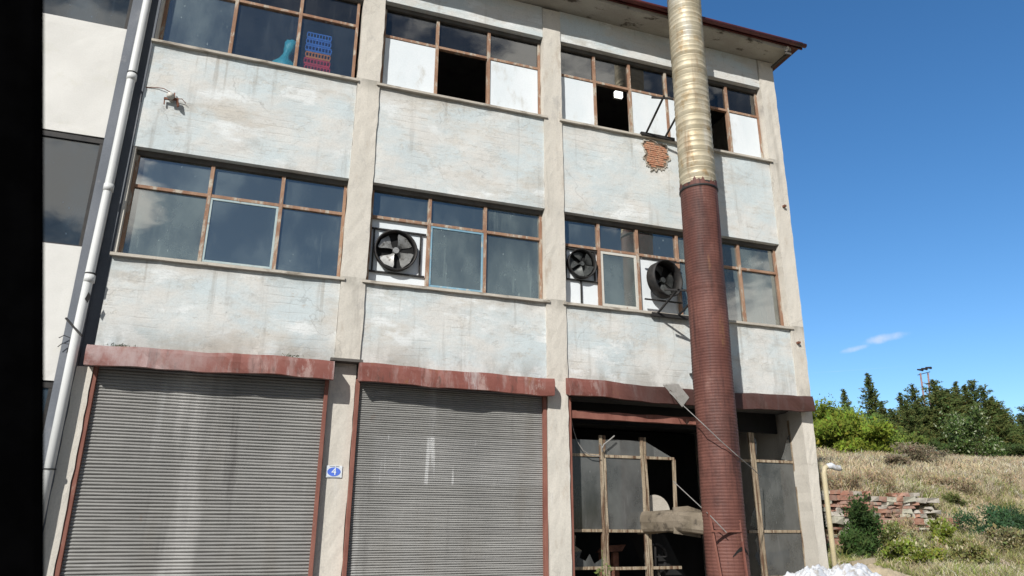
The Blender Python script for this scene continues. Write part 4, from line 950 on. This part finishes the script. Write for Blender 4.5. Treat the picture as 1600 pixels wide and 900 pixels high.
# bright leafy bushes next to the building
G = (.20,.255,.035)
for (px, py, yy, r_, lb, bs, n) in ((1292,645,15,1.5,'bright yellow green bush touching the building corner',G,9000),(1330,656,14,1.5,'bright yellow green bush second from the building corner',G,9000),
    (1365,664,14.5,1.4,'mid green bush under the tallest spire',(.16,.22,.04),8000),(1398,672,16,1.5,'olive bush in front of the low dark conifer',(.13,.17,.04),7000),
    (1272,632,17,1.6,'bright bush mostly hidden by the building corner',G,7500),(1318,640,17,1.5,'pale green bush behind the bright ones',(.17,.24,.06),7000),(1345,650,17,1.4,'pale green bush left below the tallest spire',(.15,.22,.05),6500)):
    x_, zt = at_top(px, py, yy); bush(x_, yy, zt-float(H(x_,yy))+.05, r_, lb, bs, n, (.09,.17), lobes=10, group='bright bushes beyond the building', lift=.0)
for (px, py, yy, r_, lb) in ((1262,600,19,1.0,'wispy bluish shrub seen over the bright bush at the corner'), (1292,622,19,.9,'wispy bluish shrub second from the building corner')):
    x_, zt = at_top(px, py, yy); bush(x_, yy, zt-float(H(x_,yy)), r_, lb, (.13,.19,.13), 1100, (.06,.12), lobes=9, lift=.3)
x_, zt = at_top(1510, 640, 18); bush(x_, 18, zt-float(H(x_,18)), 1.4, 'elder shrub with pale flower heads before the conifers', (.10,.15,.045), 8000, (.09,.16), lobes=11, tip=(.42,.46,.30), lift=.0)
for (px, py, yy, r_, lb) in ((1475,690,19,1.3,'dark shrub under the floodlight mast'),(1560,690,19,1.5,'dark shrub at the foot of the last conifers'),(1600,690,18,1.4,'dark shrub at the right picture edge'),(1435,690,19,1.2,'dark shrub left of the elder')):
    x_, zt = at_top(px, py, yy); bush(x_, yy, zt-float(H(x_,yy)), r_, lb, (.07,.10,.032), 5000, (.09,.16), lobes=8, lift=.0, group='dark shrubs before the conifers')
# dry tall weeds
for (px, py, yy, r_, lb) in ((1425,690,9,.85,'tall dry brown weed clump at the top of the brick bank'),(1452,700,9.5,.7,'dry grey weed clump right of the tall one'),(1398,706,8,.55,'small dry weed clump at left of the tall one')):
    x_, zt = at_top(px, py, yy); bush(x_, yy, zt-float(H(x_,yy)), r_, lb, (.26,.215,.14), 4500, (.05,.10), lobes=12, name='dry_weed', cat='weed', group='dry weed clumps on the bank', wratio=.3, tip=(.38,.34,.24), lift=.0)
# green clumps
DG = (.060,.105,.032)
for (px, py, yy, r_, h_, lb, bs, n) in ((1358,868,1.75,.52,1.22,'dark green leafy clump against the brick bank',DG,11000),(1335,872,1.6,.36,.62,'small dark green clump left of the bigger one',(.07,.12,.035),4500),
    (1270,800,2.2,.26,.75,'dark shrub tuft behind the yellow pipe',(.02,.04,.02),3000),
    (1540,842,2.2,.66,.95,'blue green leafy clump in the middle of the dry bank',(.06,.12,.055),8000),(1592,842,2.4,.55,.85,'blue green leafy clump at the right edge',(.06,.115,.05),5000),
    (1462,838,1.9,.46,.70,'yellow green clump left of the blue green one',(.20,.25,.04),9000),(1410,890,1.0,.46,.60,'yellow green clump at the picture bottom',(.21,.25,.05),7000),
    (1450,905,.4,.50,.48,'low yellow green clump at the very bottom',(.22,.26,.045),6000),(1520,890,1.0,.55,.55,'mixed olive clump in the foreground weeds',(.25,.25,.09),6000),
    (1585,885,1.2,.6,.60,'mixed olive clump at the bottom right',(.25,.23,.11),6000),(1405,862,1.7,.34,.75,'olive clump right of the dark green one',(.20,.22,.075),4500),(1490,800,3.6,.35,.3,'small green tuft high on the dry bank',(.13,.15,.05),1500),
    (1430,868,1.5,.4,.62,'pale olive clump between the dark green and yellow green ones',(.30,.29,.14),4500)):
    p = aty(px, py, yy); bush(p.x, yy, h_, r_, lb, bs, n, (.03,.07), lobes=14, name='weed_clump', cat='weed', group='green weed clumps on the bank', stems=False, lift=-.12, flat=.8, up=.6, tip=(.55,.5,.33) if bs[0] > .15 else None)
for (px, py, yy, r_, h_, lb) in ((1495,872,1.4,.55,.5,'pinkish dry weed clump in the foreground'),(1560,862,1.7,.55,.5,'pale dry weed clump below the blue green ones'),(1600,865,1.6,.5,.5,'pale dry weed clump at the right edge'),
    (1330,762,3.0,.45,.62,'tall straw clump on top of the brick bank left'),(1300,757,3.2,.4,.6,'straw clump beside the white pipe end'),(1372,760,3.2,.45,.66,'straw clump above the dark green plants'),
    (1500,790,4.2,.6,.45,'straw clump on the slope right of the bricks'),(1560,775,5.,.7,.45,'straw clump high on the slope at right'),(1455,770,4.6,.5,.4,'straw clump just above the right end of the bricks'),
    (1408,800,2.2,.28,.8,'dry stalks growing in the gap of the brick bank')):
    p = aty(px, py, yy); bush(p.x, yy, h_, r_, lb, (.46,.37,.23), 4200, (.03,.08), lobes=14, name='dry_weed', cat='weed', group='dry weed clumps on the bank', wratio=.22, tip=(.62,.54,.38), lift=-.1, up=1.2, stems=False)
# dry grass: tufts of thin arching blades
def grass(name, label, ntuft, per, xr, yr, hgt, cols, keep=None, wdt=(.004,.008), spread=.09):
    x = rng.uniform(*xr, ntuft*4); y = rng.uniform(*yr, ntuft*4)
    px, py, w_ = proj_np(np.stack([x,y,H(x,y)+.15],1)); ok = (w_ > 1) & (px > 1200) & (px < 1800) & (py < 1100) & (x > 9.35)
    if keep is not None: ok &= keep(x, y)
    pt = np.sin(x*1.7+y*.9)+np.sin(x*.63-y*1.9)+np.sin(x*3.1+y*2.7)*.6+rng.normal(0,.8,len(x)); ok &= pt > -1.5
    ii = np.nonzero(ok)[0][:ntuft]; x=x[ii];y=y[ii]; m0=len(x); cols=np.array(cols)
    big = .65+.35*np.sin(x*.8+y*1.1)+.35*np.sin(x*2.3-y*.7)+rng.normal(0,.25,m0); th = rng.uniform(*hgt, m0)*np.clip(big,.35,1.8)
    zone = (np.sin(x*.9+y*.5)+np.sin(y*1.4-x*.3)+np.sin(x*2.7+y*1.9)*.8+rng.normal(0,1.1,m0)+3)/6*len(cols)
    tc_ = cols[np.clip(zone,0,len(cols)-.01).astype(int)]*(1+rng.normal(0,.16,(m0,1)))
    lean0 = rng.normal(0,.35,(m0,2))
    rep = np.repeat(np.arange(m0), per); n=len(rep); sc_ = 1+np.clip((y[rep]-5)*.05,0,1)
    bx = x[rep]+rng.normal(0,spread,n)*sc_; by = y[rep]+rng.normal(0,spread,n)*sc_; bz = H(bx,by)
    hh = np.minimum(th[rep], .36)*rng.uniform(.45,1.15,n); ln = np.clip(lean0[rep]+rng.normal(0,.6,(n,2)), -1.1, 1.1)
    droop = np.clip(1-.25*np.hypot(ln[:,0],ln[:,1]),.3,1)
    tip = np.stack([bx+ln[:,0]*hh, by+ln[:,1]*hh, bz+hh*droop],1); mid = np.stack([bx+ln[:,0]*hh*.3, by+ln[:,1]*hh*.3, bz+hh*.62*droop**.5],1)
    ang = rng.uniform(0,3.14,n); wd_ = rng.uniform(*wdt,n)*(1+np.clip((by-4)*.10,0,2.0)); sd = np.stack([np.cos(ang)*wd_, np.sin(ang)*wd_, 0*bx],1); b = np.stack([bx,by,bz-.02],1)
    V = np.stack([b-sd*.7,b+sd*.7,mid+sd,tip,mid-sd],1).reshape(-1,3); F = (np.arange(n)[:,None,None]*5+np.array([[0,1,2],[0,2,4],[4,2,3]])[None]).reshape(-1,3)
    me = bpy.data.meshes.new(name); fastmesh(me, V, F)
    C = tc_[rep]*(1+rng.normal(0,.16,(n,1)))*(1+rng.normal(0,.05,(n,3))); C5 = np.repeat(C,5,0)*np.tile(np.array([.55,.55,.95,1.12,.95]),n)[:,None]
    at = me.attributes.new('tint','FLOAT_COLOR','POINT')
    at.data.foreach_set('color', np.concatenate([np.clip(C5,0,.9),np.ones((5*n,1))],1).astype(np.float32).ravel()); me.materials.append(MAT['straw'])
    o = bpy.data.objects.new(name, me); COL.objects.link(o); return tag(o, label, 'grass', kind='stuff')
straw = [(.76,.62,.40),(.82,.69,.47),(.66,.50,.32),(.54,.50,.26),(.84,.73,.53),(.56,.38,.26),(.78,.65,.44)]
grass('dry_grass', 'straw coloured dry grass covering the upper bank and field', 30000, 11, (9.4,40), (2.6,22), (.12,.34), straw, wdt=(.0035,.007))
olive = [(.34,.37,.11),(.60,.52,.30),(.74,.62,.42),(.28,.35,.08),(.78,.66,.53),(.50,.50,.20),(.42,.33,.20)]
grass('mixed_weeds', 'mixed olive and straw weeds covering the lower bank', 15000, 13, (9.9,20), (-2.5,5), (.10,.34), olive, keep=lambda x,y: ((y < 2.2) | (x > 13.2)), wdt=(.003,.006), spread=.06)
loose = [(.62,.52,.40),(.40,.40,.14),(.30,.33,.10),(.66,.56,.42)]
grass('bank_top_grass', 'grass tufts hanging over the crumbling brick bank', 900, 14, (9.9,15.5), (2.2,2.8), (.10,.30), loose, wdt=(.003,.006), spread=.05)

# sapling in front of the workshop window
t = thing('weed_plant', 'thin green weed growing in front of the workshop window', 'plant', (4.78,-.42,.13))
st = MB(); P=[];D=[]
for (dx, h_) in ((0,1.02),(.09,.80),(-.08,.78)):
    pts = [(4.78+dx*.3*s+.02*math.sin(s*5+dx*30), -.42, .13+h_*s*.9) for s in (0,.25,.5,.75,1)]; pts = [(4.78+dx*s+.015*math.sin(s*6), -.42, .13+h_*s*.9) for s in (0,.25,.5,.75,1)]
    st.tube(pts, [.008,.007,.006,.005,.003], 5)
    for i in range(46):
        s = random.uniform(.35,1.02); P.append((4.78+dx*s+random.uniform(-.05,.05), -.42+random.uniform(-.04,.04), .13+h_*s*.9)); D.append((random.uniform(-1,1),random.uniform(-1,1),random.uniform(-.2,1)))
st.build('stems', solid('green_stem', (.12,.16,.05), .7), t)
P=np.array(P);D=unit(np.array(D)); S=rng.uniform(.03,.07,len(P)); leafmesh('foliage', P, D, S, S*.45, jit((.20,.24,.08),len(P)), MAT['leaf'], t, (4.78,-.42,.13))
# tiny dry plants in the canopy gutter
for (px, py, lb) in ((188,541,'dark tuft of moss on the left canopy'),(455,556,'small dry sprigs growing on the left canopy')):
    p = aty(px, py, -.06); n = 120 if px < 300 else 50; P = np.array(p)[None]+rng.normal(0,1,(n,3))*np.array([.07,.03,.012]); D = unit(rng.normal(0,.5,(n,3))+np.array([0,0,1.])); S = rng.uniform(.02,.05,n)
    tag(leafmesh('moss_tuft', P, D, S, S*.25, jit((.05,.055,.02),n), MAT['leaf'], None, tuple(p)), lb, 'plant')

# ================================================================== BRICK BANK WALL
brc = [MAT.setdefault('rb%d' % i, weathered('old_brick_%d' % i, a, b, (.30,.27,.22), 6, rough=.95, dirt_amt=(.5,.7), bstr=.8)) for i, (a, b) in enumerate((((.36,.17,.12),(.44,.25,.18)), ((.42,.38,.33),(.50,.46,.40)), ((.33,.18,.14),(.42,.27,.21)), ((.45,.43,.34),(.52,.50,.41))))]
bw = thing('brick_retaining_wall', 'crumbling retaining wall of red brick and grey stone beside the building corner', 'wall', (12.5, 2.6, .6))
mbs = [MB() for _ in brc]
z = .35; row = 0
while z < 2.16:
    hgt_ = random.choice((.06,.075,.09,.12,.15)); x = 10.1
    while x < 14.9+.5*math.sin(row*2.1):
        L = random.uniform(.14,.30) if hgt_ < .12 else random.uniform(.2,.44)
        yw = 2.47+.12*max(0,min(4,x-11)); e = random.uniform(-.07,.05)
        topz = 2.12 - (.35*max(0,(x-14.1))) + .06*math.sin(x*2.3)
        if random.random() > (.16 if z > 1.3 else .3) and z < topz:
            i = random.choices(range(4), (5,3,4,2) if z > 1.5 else (4,2,4,2))[0]
            y0 = yw-.04+e*.7; ang = random.uniform(-.09,.09)
            b0 = MB(); b0.box(-L/2+.008, L/2-.008, 0, .34, .006, hgt_-.006)
            M_ = Matrix.Translation((x+L/2, y0, z)) @ Matrix.Rotation(ang,4,'Y') @ Matrix.Rotation(random.uniform(-.12,.12),4,'Z')
            mbs[i].add([M_ @ (Vector(v)+Vector((random.uniform(-.022,.022),random.uniform(-.03,.03),random.uniform(-.012,.012)))) for v in b0.v], b0.f)
        x += L
    z += hgt_; row += 1
for i, q in enumerate(mbs): q.build(['red_bricks','stone_blocks','dark_bricks','mossy_stones'][i], brc[i], bw)

# ================================================================== YELLOW PIPE, PLASTIC, MAST
t = thing('gas_pipe', 'pale yellow vertical pipe with a bent white wrapped top at the building corner', 'pipe', (9.26,.05,0))
h = MB(); zt = 2.40; h.tube([(9.24,.05,.0),(9.25,.05,1.2),(9.27,.05,zt-.12),(9.30,.05,zt-.03),(9.36,.04,zt)], .043, 14); h.build('riser', MAT['yellow_pipe'], t, smooth=True)
h = MB(); h.tube([(9.34,.04,zt),(9.42,.02,zt+.01),(9.50,.03,zt-.015),(9.57,0,zt-.03),(9.61,0,zt-.06)], [.04,.055,.046,.052,.02], 12); h.build('wrapped_end', MAT['plastic_sheet'], t, smooth=True)

hp = thing('rubble_heap', 'low heap of sand and rubble at the building corner', 'heap', (8.6,-1.0,0))
def heapmesh(name, cx0, cy0, rx, ry, h_, amp, mat, parent, crumple, seed=1, n=70):
    r_ = np.random.default_rng(seed); u = np.linspace(-1,1,n); U, V2 = np.meshgrid(u, u); rr_ = np.hypot(U, V2)
    z = h_*np.clip(1-rr_**2,0,1)**.55
    ns = np.zeros_like(z)
    for o_ in range(5):
        f_ = crumple*2**o_; a, b, c_, d_ = r_.uniform(0,6,4)
        ns += np.abs(np.sin(U*f_+a+1.3*np.sin(V2*f_*.7+b)))*np.abs(np.cos(V2*f_*1.1+c_+np.sin(U*f_*.8+d_)))/1.6**o_
    z = z+amp*(ns-ns.mean())*np.clip(1.15-rr_,0,1); z = np.where(rr_ > .97, -.05, z)
    P = np.stack([cx0+U*rx, cy0+V2*ry, z], -1).reshape(-1,3); idx = np.arange(n*n).reshape(n,n)
    F = np.stack([idx[:-1,:-1], idx[:-1,1:], idx[1:,1:], idx[1:,:-1]], -1).reshape(-1,4)
    me = bpy.data.meshes.new(name); fastmesh(me, P-np.array([cx0,cy0,0]), F); me.materials.append(mat)
    o = bpy.data.objects.new(name, me); COL.objects.link(o); place(o, (cx0,cy0,0), parent); return o
MAT['sand'] = weathered('sandy_rubble', (.40,.33,.22), (.48,.40,.28), (.28,.24,.18), 5, rough=.95, bstr=.8)
heapmesh('sand', 9.3, -.55, 1.3, .9, .80, .08, MAT['sand'], hp, 5, 3, 80)
tag(heapmesh('plastic_sheet', 8.25, -1.05, 1.6, .78, .80, .15, MAT['plastic_sheet'], None, 4.6, 5, 170), 'crumpled white plastic sheeting heaped in front of the building corner', 'plastic sheet')
t = MB(); t.poly([(9.0,-.62,.80),(9.62,-.45,.86),(9.66,-.42,.93),(9.0,-.60,.88)], (.03,.1,0)); tag(t.build('sandstone_slab', MAT['sand']), 'pale sandy slab lying on the heap at the foot of the yellow pipe', 'stone')

mast = thing('floodlight_mast', 'leaning twin pole floodlight mast rising behind the conifers', 'floodlight', (25.3,29,5.4))
pt = aty(1438,583,29); pb = aty(1446,640,29); p2t = aty(1450,583,29); p2b = aty(1455,640,29)
d1 = (pb-pt)*2.2; d2 = (p2b-p2t)*2.2
h = MB(); h.tube([pt+d1, pt], .06, 8); h.tube([p2t+d2, p2t], .06, 8)
for s in range(1, 9): h.bar(pt+d1*s/9, p2t+d2*(s+.5)/9.5, .03, .03)
h.build('poles', weathered('pinkish_mast_paint', (.30,.19,.18), (.38,.25,.23), None, 3, rough=.7), mast)
h = MB(); h.bar(aty(1434,586,29), aty(1453,581,29), .05, .05); h.build('crossbar', MAT['steel_black'], mast)
for px in (1437.5, 1444, 1450.5):
    p = aty(px, 578-(px-1437)*.25, 28.9); h = MB(); h.tube([p+Vector((-.05,.18,.05)), p+Vector((0,-.12,-.03)), p+Vector((0,-.22,-.06))], [.05,.085,.10], 10); h.build('floodlight', MAT['steel_black'], mast)

# ================================================================== CAR WINDOW EDGE (the photographer's vehicle)
car = thing('vehicle_door', 'black out of focus window edge of the vehicle the picture is taken from', 'vehicle', (-.2,-9.7,.6))
a = Vector((-.158,-9.787,1.685)); b = Vector((-.114,-9.665,1.299)); a2 = Vector((-.30,-9.75,1.685)); b2 = Vector((-.256,-9.63,1.299))
up = (a-b)
top = a+up*.6; bot = b-up*.9; top2 = a2+up*.6; bot2 = b2-up*.9
ed = ((a+b)*.5-Vector(CAM)).normalized()
h = MB(); h.poly([bot, top, top2, bot2], tuple(ed*-.05)); h.build('pillar', MAT['car_trim'], car, bevel=.006)
h = MB(); h.tube([v+(a2-a).normalized()*.007 for v in (bot, b, a, top)], .006, 10); h.build('rubber_seal', MAT['rubber'], car, smooth=True)
h = MB(); c0 = Vector((-.128,-9.66,1.285)); h.tube([c0+Vector((-.03,0,-.20)), c0+Vector((-.012,0,-.05)), c0, c0+Vector((-.006,0,.018))], [.05,.040,.030,.012], 20); h.build('mirror_housing', MAT['car_trim'], car, smooth=True)
h = MB(); h.box(-.9,-.12,-9.70,-9.62,.75,.93); h.build('door_panel', MAT['car_trim'], car, bevel=.02)
